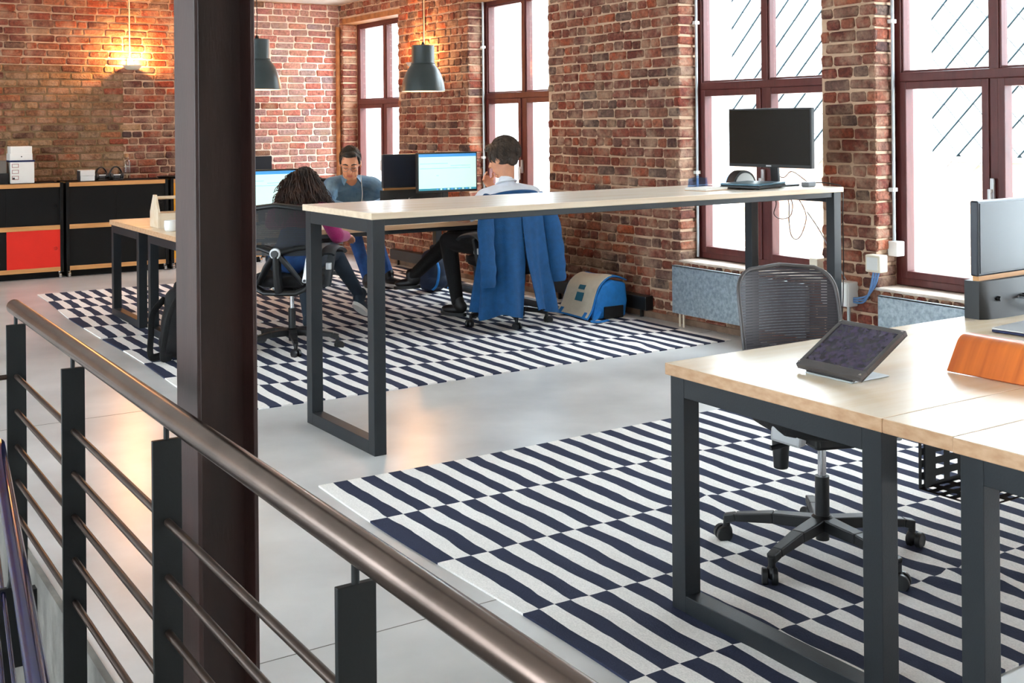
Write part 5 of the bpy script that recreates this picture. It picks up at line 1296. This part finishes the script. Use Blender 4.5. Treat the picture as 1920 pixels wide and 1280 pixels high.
blob('body', shift(pr, O), [MATS[m] for m in ('shirt_white', 'skin', 'fabric_black', 'skin_lips')], p2, 0.006, 3)
sc_ = lambda *q: tuple(v * 1.22 for v in q)
blob('hair', shift([('e', HP(0, -0.024, 0.040), sc_(0.087, 0.100, 0.094), HR, 0), ('e', HP(0, -0.072, -0.022), sc_(0.056, 0.026, 0.040), HR, 0), ('e', HP(0.01, 0.062, 0.088), sc_(0.056, 0.050, 0.028), HR, 0), ('e', HP(-0.01, 0.080, 0.086), sc_(0.034, 0.026, 0.016), HR, 0), ('e', HP(-0.074, 0.012, 0.012), sc_(0.012, 0.022, 0.034), HR, 0), ('e', HP(0.074, 0.012, 0.012), sc_(0.012, 0.022, 0.034), HR, 0)], O), [MATS['hair_brown']], p2, 0.006, 2, strands(300, 0.003))
hair_strands(HP, O, 800, 0.055, (0.090, 0.104, 0.098), (0, -0.024, 0.040), 0.0034, 'hair_brown', [c for c in p2.children if c.name.startswith('hair')][0], 5, 0.012, 0.8, -0.12)
MB().tube([Vector((4.71 + 0.078 * cos(a), 7.372 + 0.070 * sin(a), 1.028 + 0.022 * -sin(a))) - ov for a in [2 * pi * i / 24 for i in range(25)]], [0.009] * 25, 8, caps=False).build('collar', MATS['shirt_white'], p2, smooth=60)
shoe(p2, O, (4.425, 7.61, 0.105), (-0.35, 0.9, 0), 'shoe_black', 'shoe_black'); shoe(p2, O, (4.31, 8.145, 0.26), (-0.5, 0.85, -0.1), 'shoe_black', 'shoe_black')

# --- the woman with long curly hair
O = (2.95, 7.23, 0); ov = Vector(O)
p3 = tag(empty('person', O), 'woman with long dark curly hair and a magenta sweater seen from behind', 'person')
hc, hf = (3.115, 7.43, 1.070), (0.55, 0.78, -0.32)
hp, HP, HR = head(hc, hf, 1.0, 1, 4)
pr = hp + [('c', HP(0, -0.025, -0.05), (3.06, 7.37, 0.94), 0.046, 0.052, 1), ('e', (2.96, 7.26, 0.60), (0.165, 0.16, 0.11), RZ(-0.72), 3)]
pr += chain([(2.97, 7.27, 0.62), (3.01, 7.31, 0.74), (3.05, 7.36, 0.86)], [0.135, 0.118, 0.115], [3, 0])
pr += [('e', (3.045, 7.355, 0.855), (0.165, 0.105, 0.12), RZ(-0.72), 0), ('c', (3.055, 7.365, 0.93), (3.165, 7.255, 0.905), 0.054, 0.054, 0), ('c', (3.055, 7.365, 0.93), (2.935, 7.465, 0.905), 0.054, 0.054, 0)]
pr += chain([(3.17, 7.25, 0.90), (3.205, 7.105, 0.735), (3.325, 7.235, 0.718)], [0.056, 0.050, 0.036], 0)
pr += hand((3.325, 7.238, 0.716), (0.70, 0.70, -0.12), (0, 0, -1), 1, 1, 0.92)
pr += chain([(2.93, 7.47, 0.90), (2.95, 7.62, 0.80), (3.12, 7.74, 0.785)], [0.056, 0.048, 0.036], 0)
pr += hand((3.12, 7.74, 0.782), (0.8, 0.55, -0.03), (0, 0, -1), 1, 1, 0.92)
pr += chain([(3.03, 7.20, 0.585), (3.36, 7.52, 0.585), (3.62, 7.66, 0.25)], [0.10, 0.066, 0.040], 2)
pr += chain([(2.90, 7.34, 0.585), (3.20, 7.70, 0.565), (3.24, 7.68, 0.13)], [0.10, 0.064, 0.042], 2)
blob('body', shift(pr, O), [MATS[m] for m in ('sweater_magenta', 'skin', 'legging', 'jeans', 'skin_lips')], p3, 0.006, 3)
rh = random.Random(4); hm = MB(); r_, f_, u_, _R3 = axes(hf)
for i in range(1250):
    a = rh.uniform(0, 2 * pi); el_ = rh.uniform(-0.15, 1.45) if i % 3 else rh.uniform(0.75, 1.56)
    d = Vector((cos(a) * cos(el_), sin(a) * cos(el_), sin(el_)))
    fwdness = d.x * f_.x + d.y * f_.y
    if fwdness > 0.45 and el_ < 0.9: continue
    p0 = Vector(hc) + Vector((0, 0, 0.02)) + Vector((d.x * 0.080, d.y * 0.090, d.z * 0.098))
    h2 = Vector((d.x, d.y, 0)); h2 = h2.normalized() if h2.length > 0.1 else Vector((cos(a), sin(a), 0))
    h2 = (h2 - Vector((f_.x, f_.y, 0)) * 0.55).normalized()
    zend = rh.uniform(0.80, 0.955); R1 = rh.uniform(0.10, 0.225) * (1.0 if abs(h2.dot(r_)) > 0.3 else 0.85)
    e = Vector((hc[0], hc[1], 0)) - Vector((f_.x, f_.y, 0)) * 0.045 + h2 * R1; e.z = zend
    mid = p0 + h2 * 0.05 + Vector((0, 0, -0.06)); ph_ = rh.uniform(0, 6); am = rh.uniform(0.006, 0.016); fr_ = rh.uniform(16, 27)
    pts = []; N = 26
    for j in range(N + 1):
        t_ = j / N; b = p0 * (1 - t_) ** 2 + mid * 2 * t_ * (1 - t_) + e * t_ ** 2
        w = min(1, t_ * 3) * am; pts.append(b + Vector((cos(t_ * fr_ + ph_), sin(t_ * fr_ + ph_), 0.6 * sin(t_ * fr_ * 1.3 + ph_))) * w - ov)
    hm.tube(pts, [0.0042 * (1 - 0.6 * (j / N) ** 2) for j in range(N + 1)], 4)
for i in range(330):
    sd = rh.uniform(-1, 1); V = lambda x, y, z: Vector(hc) + r_ * x + f_ * y + u_ * z
    dm = 0.055 * sd * sd; q0 = V(sd * 0.058, rh.uniform(0.03, 0.070), 0.095 - dm + rh.uniform(-0.012, 0.008)); q1 = V(sd * 0.080, 0.0, 0.150 - 1.3 * dm); q2 = V(sd * 0.105, -0.135, 0.075 - dm + rh.uniform(-0.03, 0.03)); q3 = V(sd * 0.17, -0.10 - rh.uniform(0, 0.05), -0.10 + rh.uniform(-0.06, 0.04)); q3.z = max(q3.z, 0.82)
    ph_ = rh.uniform(0, 6); am = rh.uniform(0.003, 0.010); fr_ = rh.uniform(16, 27); pts = []
    for j in range(25):
        t_ = j / 24; b = q0 * (1 - t_) ** 3 + q1 * 3 * t_ * (1 - t_) ** 2 + q2 * 3 * t_ * t_ * (1 - t_) + q3 * t_ ** 3
        pts.append(b + Vector((cos(t_ * fr_ + ph_), sin(t_ * fr_ + ph_), 0.6 * sin(t_ * fr_ * 1.3 + ph_))) * am * min(1, t_ * 2.5) - ov)
    hm.tube(pts, [0.0044 * (1 - 0.5 * (j / 24) ** 2) for j in range(25)], 4)
hr_ = hm.build('hair', MATS['hair_curly'], p3, smooth=80)
blob('hair_volume', shift([('e', Vector(hc) + Vector((0, 0, 0.025)) - f_ * 0.022, (0.073, 0.080, 0.084), _R3, 0), ('e', Vector(hc) - f_ * 0.075 + Vector((0, 0, -0.10)), (0.125, 0.055, 0.12), RZ(-0.62), 0)], O), [MATS['hair_black']], hr_, 0.008, 3, strands(200, 0.004))
shoe(p3, O, (3.635, 7.668, 0.225), (0.75, 0.55, -0.55), 'legging', 'sole_white', 0.92); shoe(p3, O, (3.24, 7.68, 0.105), (0.6, 0.8, 0), 'legging', 'sole_white', 0.92)
